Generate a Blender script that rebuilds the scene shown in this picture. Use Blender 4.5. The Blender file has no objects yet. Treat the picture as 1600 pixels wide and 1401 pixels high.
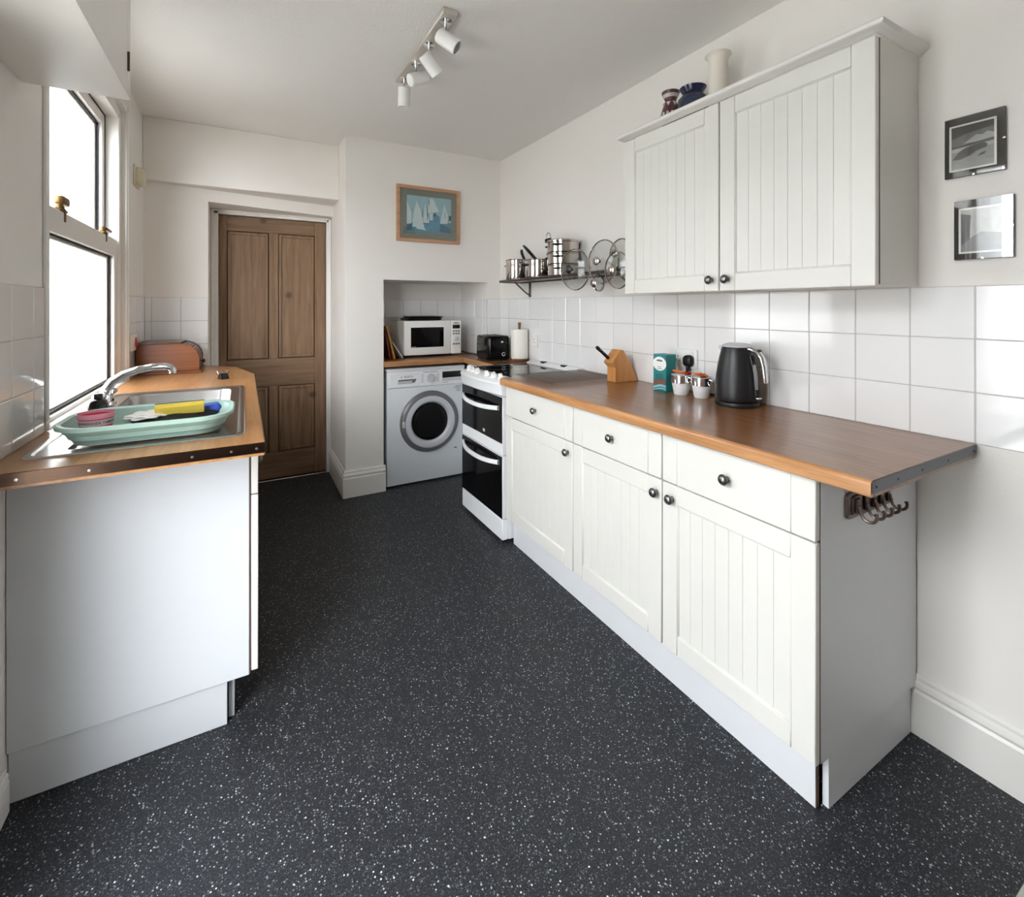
import bpy, bmesh, math, random
from mathutils import Matrix, Vector
random.seed(7)
PI = math.pi
sc = bpy.context.scene
C = sc.collection

# ------------------------------------------------------------------ camera
cam_d = bpy.data.cameras.new('camera')
cam = bpy.data.objects.new('camera', cam_d)
C.objects.link(cam)
cam.location = (0, 0, 1.294)
cam.rotation_euler = (PI / 2, 0, -math.radians(29.321))
cam_d.sensor_fit = 'HORIZONTAL'
cam_d.sensor_width = 36
cam_d.lens = 746 / 1600 * 36
cam_d.shift_y = -221.5 / 1600
cam_d.clip_start = 0.02
sc.camera = cam

# ------------------------------------------------------------------ world, daylight, exposure
SKY = 20.0
w = bpy.data.worlds.new('overcast_sky')
sc.world = w
w.use_nodes = True
bg = w.node_tree.nodes['Background']
bg.inputs[0].default_value = (0.93, 0.965, 1.0, 1)
bg.inputs[1].default_value = SKY

def portal(name, loc, rot, sx, sy):
    l = bpy.data.lights.new(name, 'AREA')
    l.shape = 'RECTANGLE'
    l.size, l.size_y = sx, sy
    l.cycles.is_portal = True
    o = bpy.data.objects.new(name, l)
    o.location, o.rotation_euler = loc, rot
    C.objects.link(o)
portal('window_portal', (-0.70, 2.56, 1.60), (0, -PI / 2, 0), 1.44, 1.16)
portal('door_portal', (-0.70, 0.78, 1.13), (0, -PI / 2, 0), 2.24, 0.96)

sc.view_settings.view_transform = 'Standard'
sc.view_settings.look = 'None'
sc.view_settings.exposure = 0.0
sc.view_settings.gamma = 1.0
sc.view_settings.use_curve_mapping = False
sc.cycles.max_bounces = 12
sc.cycles.diffuse_bounces = 8
sc.cycles.transparent_max_bounces = 16
sc.cycles.caustics_reflective = False
sc.cycles.caustics_refractive = False
sc.cycles.sample_clamp_indirect = 8
sc.cycles.use_denoising = True

# ------------------------------------------------------------------ materials
def lin(c):
    return tuple(((v / 255) / 12.92 if v / 255 <= .04045 else ((v / 255 + .055) / 1.055) ** 2.4) for v in c) + (1,)

def mat(name, col, rough=.5, metal=0., noise=0., nscale=20., bump=0., bscale=200., coat=0., spec=.5, stretch=None):
    m = bpy.data.materials.new(name)
    m.use_nodes = True
    nt = m.node_tree
    p = nt.nodes['Principled BSDF']
    p.inputs['Base Color'].default_value = lin(col)
    p.inputs['Roughness'].default_value = rough
    p.inputs['Metallic'].default_value = metal
    p.inputs['Specular IOR Level'].default_value = spec
    if coat:
        p.inputs['Coat Weight'].default_value = coat
        p.inputs['Coat Roughness'].default_value = .08
    geo = nt.nodes.new('ShaderNodeNewGeometry')
    src = geo.outputs['Position']
    if stretch:
        mp = nt.nodes.new('ShaderNodeMapping')
        mp.inputs['Scale'].default_value = stretch
        nt.links.new(src, mp.inputs[0])
        src = mp.outputs[0]
    n = nt.nodes.new('ShaderNodeTexNoise')
    n.inputs['Scale'].default_value = nscale
    n.inputs['Detail'].default_value = 4
    nt.links.new(src, n.inputs['Vector'])
    k = noise if noise else .02
    mx = nt.nodes.new('ShaderNodeMix')
    mx.data_type = 'RGBA'
    mx.inputs['A'].default_value = tuple(max(0, v * (1 - k)) for v in lin(col)[:3]) + (1,)
    mx.inputs['B'].default_value = tuple(min(1, v * (1 + k)) for v in lin(col)[:3]) + (1,)
    nt.links.new(n.outputs[0], mx.inputs['Factor'])
    nt.links.new(mx.outputs['Result'], p.inputs['Base Color'])
    if bump:
        b = nt.nodes.new('ShaderNodeBump')
        b.inputs['Strength'].default_value = bump
        b.inputs['Distance'].default_value = .002
        n2 = nt.nodes.new('ShaderNodeTexNoise')
        n2.inputs['Scale'].default_value = bscale
        n2.inputs['Detail'].default_value = 3
        nt.links.new(geo.outputs['Position'], n2.inputs['Vector'])
        nt.links.new(n2.outputs[0], b.inputs['Height'])
        nt.links.new(b.outputs[0], p.inputs['Normal'])
    return m

def wood(name, dark, light, axis='Y', rough=.35, grain=26., staves=None, knots=0., coat=0.):
    m = bpy.data.materials.new(name)
    m.use_nodes = True
    nt = m.node_tree
    p = nt.nodes['Principled BSDF']
    p.inputs['Roughness'].default_value = rough
    if coat:
        p.inputs['Coat Weight'].default_value = coat
        p.inputs['Coat Roughness'].default_value = .12
    geo = nt.nodes.new('ShaderNodeNewGeometry')
    mp = nt.nodes.new('ShaderNodeMapping')
    s = {'X': (.06, 1, 1), 'Y': (1, .06, 1), 'Z': (1, 1, .06)}[axis]
    mp.inputs['Scale'].default_value = tuple(grain * v for v in s)
    nt.links.new(geo.outputs['Position'], mp.inputs[0])
    n = nt.nodes.new('ShaderNodeTexNoise')
    n.inputs['Scale'].default_value = 2.2
    n.inputs['Detail'].default_value = 7
    n.inputs['Roughness'].default_value = .62
    n.inputs['Distortion'].default_value = .5
    nt.links.new(mp.outputs[0], n.inputs['Vector'])
    r = nt.nodes.new('ShaderNodeValToRGB')
    r.color_ramp.elements[0].position = .3
    r.color_ramp.elements[0].color = lin(dark)
    r.color_ramp.elements[1].position = .7
    r.color_ramp.elements[1].color = lin(light)
    nt.links.new(n.outputs[0], r.inputs[0])
    out = r.outputs[0]
    if staves:
        # printed block pattern of the laminate: staves run along the axis
        sep = nt.nodes.new('ShaderNodeSeparateXYZ')
        nt.links.new(geo.outputs['Position'], sep.inputs[0])
        cmb = nt.nodes.new('ShaderNodeCombineXYZ')
        a, b = ('Y', 'X') if axis == 'Y' else ('X', 'Y')
        nt.links.new(sep.outputs[a], cmb.inputs['X'])
        nt.links.new(sep.outputs[b], cmb.inputs['Y'])
        br = nt.nodes.new('ShaderNodeTexBrick')
        br.inputs['Scale'].default_value = 1.0
        br.inputs['Brick Width'].default_value = .42
        br.inputs['Row Height'].default_value = .045
        br.inputs['Mortar Size'].default_value = 0.0
        br.inputs['Bias'].default_value = 0
        br.inputs['Color1'].default_value = (1 - staves,) * 3 + (1,)
        br.inputs['Color2'].default_value = (1 + staves,) * 3 + (1,)
        nt.links.new(cmb.outputs[0], br.inputs['Vector'])
        mul = nt.nodes.new('ShaderNodeMix')
        mul.data_type = 'RGBA'
        mul.blend_type = 'MULTIPLY'
        mul.inputs['Factor'].default_value = 1
        nt.links.new(out, mul.inputs['A'])
        nt.links.new(br.outputs[0], mul.inputs['B'])
        out = mul.outputs['Result']
    if knots:
        v = nt.nodes.new('ShaderNodeTexVoronoi')
        v.inputs['Scale'].default_value = knots
        nt.links.new(geo.outputs['Position'], v.inputs['Vector'])
        kr = nt.nodes.new('ShaderNodeValToRGB')
        kr.color_ramp.elements[0].position = .04
        kr.color_ramp.elements[0].color = (.25, .17, .1, 1)
        kr.color_ramp.elements[1].position = .11
        kr.color_ramp.elements[1].color = (1, 1, 1, 1)
        nt.links.new(v.outputs['Distance'], kr.inputs[0])
        mul = nt.nodes.new('ShaderNodeMix')
        mul.data_type = 'RGBA'
        mul.blend_type = 'MULTIPLY'
        mul.inputs['Factor'].default_value = .8
        nt.links.new(out, mul.inputs['A'])
        nt.links.new(kr.outputs[0], mul.inputs['B'])
        out = mul.outputs['Result']
    nt.links.new(out, p.inputs['Base Color'])
    return m

def glass(name, tint=(1, 1, 1), refl=.08, rough=.0):
    m = bpy.data.materials.new(name)
    m.use_nodes = True
    nt = m.node_tree
    nt.nodes.remove(nt.nodes['Principled BSDF'])
    out = nt.nodes['Material Output']
    t = nt.nodes.new('ShaderNodeBsdfTransparent')
    t.inputs[0].default_value = tint + (1,)
    g = nt.nodes.new('ShaderNodeBsdfGlossy')
    g.inputs['Roughness'].default_value = rough
    lw = nt.nodes.new('ShaderNodeLayerWeight')
    pw = nt.nodes.new('ShaderNodeMath')
    pw.operation = 'POWER'
    pw.inputs[1].default_value = 5.0
    nt.links.new(lw.outputs['Facing'], pw.inputs[0])
    ad = nt.nodes.new('ShaderNodeMath')
    ad.operation = 'ADD'
    ad.use_clamp = True
    ad.inputs[1].default_value = refl
    nt.links.new(pw.outputs[0], ad.inputs[0])
    mx = nt.nodes.new('ShaderNodeMixShader')
    nt.links.new(ad.outputs[0], mx.inputs[0])
    nt.links.new(t.outputs[0], mx.inputs[1])
    nt.links.new(g.outputs[0], mx.inputs[2])
    nt.links.new(mx.outputs[0], out.inputs[0])
    return m

def floor_material():
    m = bpy.data.materials.new('speckled_vinyl')
    m.use_nodes = True
    nt = m.node_tree
    p = nt.nodes['Principled BSDF']
    geo = nt.nodes.new('ShaderNodeNewGeometry')
    base = lin((47, 48, 51))
    col = None
    n = nt.nodes.new('ShaderNodeTexNoise')
    n.inputs['Scale'].default_value = 260
    n.inputs['Detail'].default_value = 3
    nt.links.new(geo.outputs['Position'], n.inputs['Vector'])
    r = nt.nodes.new('ShaderNodeValToRGB')
    r.color_ramp.elements[0].position = .40
    r.color_ramp.elements[0].color = lin((20, 21, 24))
    r.color_ramp.elements[1].position = .62
    r.color_ramp.elements[1].color = lin((50, 52, 56))
    nt.links.new(n.outputs[0], r.inputs[0])
    col = r.outputs[0]
    for scale, thr, keep, c in ((210, .36, .52, (100, 104, 110)), (120, .24, .45, (176, 180, 184)), (80, .16, .52, (228, 230, 232))):
        v = nt.nodes.new('ShaderNodeTexVoronoi')
        v.inputs['Scale'].default_value = scale
        nt.links.new(geo.outputs['Position'], v.inputs['Vector'])
        lt = nt.nodes.new('ShaderNodeMath')
        lt.operation = 'LESS_THAN'
        lt.inputs[1].default_value = thr
        nt.links.new(v.outputs['Distance'], lt.inputs[0])
        sp = nt.nodes.new('ShaderNodeSeparateColor')
        nt.links.new(v.outputs['Color'], sp.inputs[0])
        gt = nt.nodes.new('ShaderNodeMath')
        gt.operation = 'GREATER_THAN'
        gt.inputs[1].default_value = keep
        nt.links.new(sp.outputs[0], gt.inputs[0])
        mu = nt.nodes.new('ShaderNodeMath')
        mu.operation = 'MULTIPLY'
        nt.links.new(lt.outputs[0], mu.inputs[0])
        nt.links.new(gt.outputs[0], mu.inputs[1])
        mu2 = nt.nodes.new('ShaderNodeMath')
        mu2.operation = 'MULTIPLY'
        nt.links.new(mu.outputs[0], mu2.inputs[0])
        nt.links.new(sp.outputs[1], mu2.inputs[1])
        mx = nt.nodes.new('ShaderNodeMix')
        mx.data_type = 'RGBA'
        nt.links.new(mu2.outputs[0], mx.inputs['Factor'])
        nt.links.new(col, mx.inputs['A'])
        mx.inputs['B'].default_value = lin(c)
        col = mx.outputs['Result']
    nt.links.new(col, p.inputs['Base Color'])
    p.inputs['Roughness'].default_value = .5
    p.inputs['Specular IOR Level'].default_value = .3
    b = nt.nodes.new('ShaderNodeBump')
    b.inputs['Strength'].default_value = .12
    b.inputs['Distance'].default_value = .001
    nt.links.new(n.outputs[0], b.inputs['Height'])
    nt.links.new(b.outputs[0], p.inputs['Normal'])
    return m

M = {}
M['wall'] = mat('wall_paint', (231, 227, 222), .85, noise=.015, nscale=3, bump=.25, bscale=90)
M['ceiling'] = mat('ceiling_paint', (231, 229, 226), .9, noise=.015, nscale=3, bump=.5, bscale=140)
M['gloss_white'] = mat('white_gloss_paint', (226, 223, 218), .35)
M['floor'] = floor_material()
M['tile'] = mat('glazed_tile', (234, 233, 233), .06, noise=.01, nscale=8, coat=.3)
M['grout'] = mat('tile_grout', (186, 182, 178), .9)
M['cab'] = mat('cabinet_paint', (220, 218, 212), .38)
M['panel'] = mat('white_melamine', (219, 220, 223), .42)
M['endpanel'] = mat('grey_white_end_panel', (205, 208, 212), .42)
M['edge'] = mat('raw_brown_edge', (96, 70, 58), .8, noise=.2)
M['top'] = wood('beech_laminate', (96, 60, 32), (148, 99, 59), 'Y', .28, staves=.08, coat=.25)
M['topx'] = wood('beech_laminate_cross', (96, 60, 32), (148, 99, 59), 'X', .28, staves=.08, coat=.25)
M['lip'] = wood('beech_laminate_lit_edge', (150, 100, 58), (194, 142, 94), 'Y', .3, coat=.3)  # same laminate as the top, lightened to paint in light on the edge
M['lipx'] = wood('beech_laminate_lit_edge_cross', (140, 94, 54), (186, 136, 88), 'X', .3, coat=.3)  # cross-grain version, edge light likewise put into the colour
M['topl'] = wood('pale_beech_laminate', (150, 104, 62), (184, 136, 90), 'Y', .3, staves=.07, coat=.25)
M['pine'] = wood('stripped_pine', (108, 80, 56), (140, 112, 86), 'Z', .6, grain=20, knots=3.2)
M['pinex'] = wood('stripped_pine_rail', (104, 77, 54), (134, 107, 82), 'X', .6, grain=20, knots=3.5)
M['crack'] = mat('dark_joint', (52, 38, 28), .9)
M['orange_pine'] = wood('orange_pine', (92, 44, 9), (126, 68, 18), 'X', .4, grain=16, knots=9, coat=.1)
M['orange_dark'] = wood('orange_pine_slat', (74, 34, 14), (104, 54, 24), 'Y', .3, grain=16, coat=.4)
M['oak'] = wood('oak_frame', (168, 122, 92), (196, 152, 118), 'X', .5)
M['blockwood'] = wood('knife_block_wood', (176, 116, 62), (204, 146, 88), 'Z', .4, grain=22)
M['redwood'] = wood('dark_wood', (92, 52, 30), (128, 76, 46), 'Z', .4)
M['steel'] = mat('brushed_steel', (190, 188, 186), .24, 1)
M['chrome'] = mat('chrome', (222, 222, 224), .06, 1)
M['pan'] = mat('polished_pan_steel', (205, 198, 192), .10, 1)
M['darksteel'] = mat('dark_shelf_metal', (112, 100, 94), .3, 1)
M['rackwire'] = mat('grey_wire', (150, 146, 144), .35, 1)
M['bronze'] = mat('brown_metal_strip', (86, 68, 58), .22, 1)
M['graphite'] = mat('grey_metal_strip', (92, 92, 96), .4, .8)
M['pewter'] = mat('pewter', (128, 126, 126), .28, 1, noise=.25, nscale=90)
M['hookmetal'] = mat('aged_pewter', (112, 98, 90), .4, .9, noise=.2, nscale=60)
M['brass'] = mat('aged_brass', (118, 92, 58), .4, 1)
M['nickel'] = mat('satin_nickel', (214, 208, 199), .42, .75)
M['black'] = mat('black_plastic', (16, 16, 18), .35)
M['blackgloss'] = mat('black_gloss', (8, 8, 9), .06)
M['blacksatin'] = mat('black_satin', (20, 20, 22), .38)
M['rubber'] = mat('black_gasket', (22, 20, 28), .7)
M['white'] = mat('white_enamel', (236, 237, 239), .2)
M['whiteplastic'] = mat('white_plastic', (232, 231, 228), .35)
M['appliance'] = mat('pale_grey_enamel', (212, 216, 219), .28)
M['grey'] = mat('grey_plastic', (112, 112, 114), .32, .3)
M['silver'] = mat('silver_plastic', (202, 204, 208), .25, .15)
M['darkglass'] = mat('dark_glass', (9, 9, 10), .05, spec=.22)
M['toaster'] = mat('toaster_black', (10, 10, 11), .16, spec=.25)
M['porthole'] = mat('porthole_glass', (14, 14, 15), .16, spec=.35)
M['drum'] = mat('drum_interior', (58, 62, 66), .4, .6)
M['pane'] = glass('window_glass', (1, 1, 1), .05)
M['lid'] = glass('lid_glass', (.80, .82, .80), .12)
M['picglass'] = mat('clip_frame_glass_black', (28, 26, 27), .03, spec=.6)
M['ivory'] = mat('yellowed_plastic', (214, 206, 180), .5)
M['mint'] = mat('mint_plastic', (168, 200, 190), .38)
M['mintdark'] = mat('mint_shadow_plastic', (130, 178, 160), .4)
M['pink'] = mat('pink_tub', (206, 60, 92), .25)
M['pinklight'] = mat('pale_pink_rim', (232, 150, 170), .25)
M['tubband'] = mat('tub_label_band', (226, 196, 200), .4)
M['yellow'] = mat('yellow_sponge', (206, 178, 70), .9, noise=.15, nscale=200, bump=.6, bscale=300)
M['blue'] = mat('blue_cloth', (46, 78, 172), .7, noise=.25, nscale=60)
M['blackcloth'] = mat('black_scourer', (24, 22, 24), .7, noise=.4, nscale=80, bump=.8, bscale=120)
M['whitecloth'] = mat('white_cloth', (216, 212, 206), .85, noise=.1, nscale=50)
M['paper'] = mat('kitchen_paper', (240, 237, 230), .9, bump=.4, bscale=160)
M['teal'] = mat('teal_carton', (28, 122, 124), .45)
M['tealdark'] = mat('dark_teal_print', (14, 78, 82), .5)
M['tealpale'] = mat('pale_teal_print', (128, 186, 192), .5)
M['copper'] = mat('copper_print', (132, 96, 84), .35, .3, noise=.4, nscale=60)
M['paperwhite'] = mat('white_print', (240, 240, 238), .5)
M['ink'] = mat('ink_print', (58, 60, 66), .6)
M['orange'] = mat('orange_wrapper', (236, 118, 34), .35)
M['crimson'] = mat('crimson_wrapper', (140, 24, 34), .35)
M['red'] = mat('red_switch', (200, 36, 44), .3)
M['cream'] = mat('cream_vase', (222, 216, 204), .45)
M['navy'] = mat('navy_glaze', (20, 30, 62), .08, coat=.4)
M['maroon'] = mat('maroon_glaze', (86, 44, 48), .3)
M['zig'] = mat('grey_vase_pattern', (190, 186, 180), .35)
M['mount'] = mat('sage_mount', (118, 122, 110), .8)
M['sea'] = mat('painted_sea', (78, 138, 164), .7, noise=.3, nscale=40)
M['seadark'] = mat('painted_dark_sea', (58, 98, 122), .7, noise=.3, nscale=40)
M['skyblue'] = mat('painted_sky', (146, 182, 194), .7, noise=.2, nscale=25)
M['sail'] = mat('painted_sail', (196, 214, 214), .7, noise=.1, nscale=30)
M['mast'] = mat('painted_mast', (46, 54, 66), .7)
M['p_dark'] = mat('print_dark_grey', (44, 43, 43), .2)
M['p_mid'] = mat('print_mid_grey', (98, 97, 95), .2, noise=.35, nscale=60)
M['p_light'] = mat('print_light_grey', (168, 167, 163), .2, noise=.25, nscale=50)
M['p_sand'] = mat('print_sand_grey', (138, 137, 134), .2, noise=.15, nscale=70)
M['p_white'] = mat('print_border', (226, 226, 216), .2)
M['boardred'] = mat('dark_red_board', (92, 32, 30), .4)
M['boardyellow'] = mat('ochre_board', (186, 126, 44), .5)
M['lens'] = mat('lamp_lens', (150, 148, 144), .15, .3)
M['render'] = mat('white_render', (228, 230, 230), .9, noise=.03)
M['concrete'] = mat('yard_concrete', (168, 166, 160), .9, noise=.1)
M['slate'] = mat('roof_slate', (120, 122, 128), .7, noise=.25, nscale=6)

# ------------------------------------------------------------------ mesh helpers
def nb():
    return bmesh.new()

def _merge(bm, t, mi, Mx):
    if Mx is not None:
        bmesh.ops.transform(t, matrix=Mx, verts=t.verts)
    for f in t.faces:
        f.material_index = mi
    me = bpy.data.meshes.new('tmp')
    t.to_mesh(me)
    t.free()
    bm.from_mesh(me)
    bpy.data.meshes.remove(me)

def box(bm, x0, x1, y0, y1, z0, z1, bev=0., seg=1, mi=0, Mx=None):
    t = bmesh.new()
    bmesh.ops.create_cube(t, size=1)
    S = Matrix.Translation(((x0 + x1) / 2, (y0 + y1) / 2, (z0 + z1) / 2)) @ Matrix.Diagonal((abs(x1 - x0), abs(y1 - y0), abs(z1 - z0), 1))
    bmesh.ops.transform(t, matrix=S, verts=t.verts)
    if bev:
        bmesh.ops.bevel(t, geom=t.edges[:], offset=bev, segments=seg, affect='EDGES', profile=.5)
    _merge(bm, t, mi, Mx)
    return bm

def lathe(bm, prof, seg=24, mi=0, Mx=None, arc=None):
    """prof: (r, z) list revolved about local Z"""
    t = bmesh.new()
    n = seg
    rings = []
    for r, z in prof:
        if r < 1e-6:
            rings.append([t.verts.new((0, 0, z))])
        else:
            rings.append([t.verts.new((r * math.cos(2 * PI * i / n), r * math.sin(2 * PI * i / n), z)) for i in range(n)])
    for a, b in zip(rings, rings[1:]):
        for i in range(n):
            j = (i + 1) % n
            if len(a) == 1 and len(b) == 1:
                continue
            if len(a) == 1:
                t.faces.new((a[0], b[j], b[i]))
            elif len(b) == 1:
                t.faces.new((a[i], a[j], b[0]))
            else:
                t.faces.new((a[i], a[j], b[j], b[i]))
    bmesh.ops.recalc_face_normals(t, faces=t.faces)
    _merge(bm, t, mi, Mx)
    return bm

def to(p, d, up=(0, 0, 1)):
    """matrix whose local Z looks along d, placed at p"""
    d = Vector(d).normalized()
    q = d.to_track_quat('Z', 'Y')
    return Matrix.Translation(p) @ q.to_matrix().to_4x4()

def tube(bm, pts, r, seg=8, mi=0, closed=False, caps=True, Mx=None, flat=1.0):
    t = bmesh.new()
    P = [Vector(p) for p in pts]
    n = len(P)
    rr = r if isinstance(r, (list, tuple)) else [r] * n
    tang = []
    for i in range(n):
        if closed:
            d = P[(i + 1) % n] - P[i - 1]
        else:
            d = P[min(i + 1, n - 1)] - P[max(i - 1, 0)]
        tang.append(d.normalized())
    ref = Vector((0, 0, 1)) if abs(tang[0].z) < .9 else Vector((1, 0, 0))
    nrm = tang[0].cross(ref).normalized()
    rings = []
    for i in range(n):
        nrm = (nrm - tang[i] * nrm.dot(tang[i])).normalized()
        bn = tang[i].cross(nrm)
        rings.append([t.verts.new(P[i] + (nrm * math.cos(2 * PI * k / seg) + bn * math.sin(2 * PI * k / seg) * flat) * rr[i]) for k in range(seg)])
    m = n if closed else n - 1
    for i in range(m):
        a, b = rings[i], rings[(i + 1) % n]
        for k in range(seg):
            j = (k + 1) % seg
            t.faces.new((a[k], a[j], b[j], b[k]))
    if caps and not closed:
        t.faces.new(rings[0][::-1])
        t.faces.new(rings[-1])
    bmesh.ops.recalc_face_normals(t, faces=t.faces)
    _merge(bm, t, mi, Mx)
    return bm

def prism(bm, poly, h0, h1, axis='Z', mi=0, bev=0., Mx=None, seg=1):
    """polygon in the plane across `axis`, extruded from h0 to h1; axis X: (y,z), Y: (x,z), Z: (x,y)"""
    t = bmesh.new()
    def v(p, h):
        return {'X': (h, p[0], p[1]), 'Y': (p[0], h, p[1]), 'Z': (p[0], p[1], h)}[axis]
    a = [t.verts.new(v(p, h0)) for p in poly]
    b = [t.verts.new(v(p, h1)) for p in poly]
    n = len(poly)
    t.faces.new(a)
    t.faces.new(b[::-1])
    for i in range(n):
        j = (i + 1) % n
        t.faces.new((a[j], a[i], b[i], b[j]))
    bmesh.ops.recalc_face_normals(t, faces=t.faces)
    if bev:
        bmesh.ops.bevel(t, geom=t.edges[:], offset=bev, segments=seg, affect='EDGES', profile=.5)
    _merge(bm, t, mi, Mx)
    return bm

def rrect(x0, x1, y0, y1, r, n=5):
    out = []
    for cx, cy, a0 in ((x1 - r, y0 + r, -90), (x1 - r, y1 - r, 0), (x0 + r, y1 - r, 90), (x0 + r, y0 + r, 180)):
        for i in range(n + 1):
            a = math.radians(a0 + 90 * i / n)
            out.append((cx + r * math.cos(a), cy + r * math.sin(a)))
    return out

def loft(bm, loops, mi=0, cap0=True, cap1=True, Mx=None, closed=True):
    t = bmesh.new()
    R = [[t.verts.new(p) for p in L] for L in loops]
    n = len(loops[0])
    for a, b in zip(R, R[1:]):
        for i in range(n if closed else n - 1):
            j = (i + 1) % n
            t.faces.new((a[i], a[j], b[j], b[i]))
    if cap0:
        t.faces.new(R[0][::-1])
    if cap1:
        t.faces.new(R[-1])
    bmesh.ops.recalc_face_normals(t, faces=t.faces)
    _merge(bm, t, mi, Mx)
    return bm

def link(name, me, parent=None):
    o = bpy.data.objects.new(name, me)
    C.objects.link(o)
    if parent is not None:
        o.parent = parent
    return o

ORIG = {}
def world_of(o):
    m = Matrix.Identity(4)
    while o is not None:
        m = (Matrix.Translation(o.location) @ o.rotation_euler.to_matrix().to_4x4()) @ m
        o = o.parent
    return m

def obj(name, bm, mats, parent=None, smooth=True, label=None, cat=None, group=None, kind=None, angle=40):
    """one mesh object; the bmesh is in world coordinates (or in the thing's own frame when the thing sits in LOCAL)"""
    me = bpy.data.meshes.new(name)
    bm.to_mesh(me)
    bm.free()
    if not isinstance(mats, (list, tuple)):
        mats = [mats]
    for m in mats:
        me.materials.append(M[m])
    if smooth:
        me.shade_smooth()
        me.set_sharp_from_angle(angle=math.radians(angle))
    o = link(name, me, parent)
    xs = [v.co for v in me.vertices]
    if parent is not None:
        if parent.get('_local'):
            return o
        me.transform(world_of(parent).inverted())
        xs = [v.co for v in me.vertices]
    lo = Vector([min(v[i] for v in xs) for i in range(3)])
    hi = Vector([max(v[i] for v in xs) for i in range(3)])
    c = Vector(((lo.x + hi.x) / 2, (lo.y + hi.y) / 2, lo.z))
    me.transform(Matrix.Translation(-c))
    o.location = c
    tag(o, label, cat, group, kind)
    return o

def tag(o, label=None, cat=None, group=None, kind=None):
    if label: o['label'] = label
    if cat: o['category'] = cat
    if group: o['group'] = group
    if kind: o['kind'] = kind
    return o

def thing(name, label, cat, loc=(0, 0, 0), rotz=0, group=None):
    o = bpy.data.objects.new(name, None)
    C.objects.link(o)
    o.empty_display_size = .05
    o.location = loc
    o.rotation_euler = (0, 0, rotz)
    return tag(o, label, cat, group)

def struct(name, bm, mats, parent=None, smooth=False, label=None):
    return obj(name, bm, mats, parent, smooth, label=label, kind='structure' if parent is None else None)

def text_mesh(s, size, extrude=.0002):
    cu = bpy.data.curves.new('txt', 'FONT')
    cu.body = s
    cu.size = size
    cu.extrude = extrude
    cu.align_x = 'CENTER'
    cu.align_y = 'CENTER'
    o = bpy.data.objects.new('txt', cu)
    C.objects.link(o)
    dg = bpy.context.evaluated_depsgraph_get()
    me = bpy.data.meshes.new_from_object(o.evaluated_get(dg))
    bpy.data.objects.remove(o)
    bpy.data.curves.remove(cu)
    return me

def text_bm(s, size, Mx, extrude=.0002):
    me = text_mesh(s, size, extrude)
    me.transform(Mx)
    bm = nb()
    bm.from_mesh(me)
    bpy.data.meshes.remove(me)
    for f in bm.faces:
        f.material_index = 0
    return bm

def face_m(p, right, up):
    """matrix placing local XY text on a wall: right and up are world directions"""
    r, u = Vector(right).normalized(), Vector(up).normalized()
    n = r.cross(u)
    return Matrix.Translation(p) @ Matrix((r, u, n)).transposed().to_4x4()

# ------------------------------------------------------------------ dimensions of the room (metres)
XL, XR = -0.536, 1.79          # left and right wall faces
YB, YF = -1.60, 3.375          # wall behind the camera, chimney breast face
ZC = 2.455                     # ceiling
ZT = 0.91                      # worktop height
TT = 1.353                     # top of the tiles
BX0 = 0.60                     # chimney breast left corner
AX0, AX1, AZ, AY = 0.858, 1.671, 1.485, 3.90   # alcove

# ------------------------------------------------------------------ shell
struct('floor', box(nb(), XL - .5, XR + .2, YB - .1, 4.3, -.10, 0), 'floor', label='charcoal speckled vinyl floor with pale flecks')
struct('ceiling', box(nb(), XL - .15, XR + .2, YB - .1, 4.3, ZC, ZC + .1), 'ceiling', label='white stippled ceiling')
wr = struct('wall_right', box(nb(), XR, XR + .15, YB - .1, 4.3, 0, ZC), 'wall', label='white painted wall above the long worktop')
struct('wall_back', box(nb(), XL, XR, YB - .1, YB, 0, ZC), 'wall', label='white painted wall behind the viewer')

# left wall with window opening and glazed-door opening
WY0, WY1, WZ0, WZ1 = 2.00, 3.125, .885, 2.30
DY0, DY1, DZ1 = .30, 1.262, 2.26
XO = XL - .13
b = nb()
box(b, XO, XL, YB, DY0, 0, ZC)
box(b, XO, XL, DY0, DY1, DZ1, ZC)
box(b, XO, XL, DY1, WY0, 0, ZC)
box(b, XO, XL, WY0, WY1, 0, WZ0)
box(b, XO, XL, WY0, WY1, WZ1, ZC)
box(b, XO, XL, WY1, 4.3, 0, ZC)
wl = struct('wall_left', b, 'wall', label='white painted wall with the sink window')

# far wall: stub beside the door, door wall set back, slanting panel over the door, boxed beam
b = nb()
prism(b, [(XL, 3.645), (-.205, 3.715), (-.205, 4.2), (XL, 4.2)], 0, 2.065)
prism(b, [(-.205, 3.715), (BX0, 3.885), (BX0, 4.2), (-.205, 4.2)], 1.985, 2.065)
box(b, -.205, -.16, 3.99, 4.2, 0, 1.985)
box(b, .565, BX0, 3.99, 4.2, 0, 1.985)
box(b, -.16, .565, 3.99, 4.2, 1.955, 1.985)
box(b, -.205, BX0, 4.06, 4.2, 0, 1.985)
wf = struct('wall_far', b, 'wall', label='white painted wall around the pine door')
struct('trim_1', box(nb(), XL, BX0, 3.616, 4.2, 2.065, ZC, .004), 'wall', label='boxed-in beam across the far end under the ceiling')

# chimney breast with the alcove
b = nb()
box(b, BX0, AX0, YF, 4.2, 0, ZC)
box(b, AX0, AX1, YF, 4.2, AZ, ZC)
box(b, AX1, XR, YF, 4.2, 0, ZC)
box(b, AX0, AX1, AY, 4.2, 0, AZ)
wc = struct('wall_chimney_breast', b, 'wall', label='white chimney breast with a square alcove')

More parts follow.
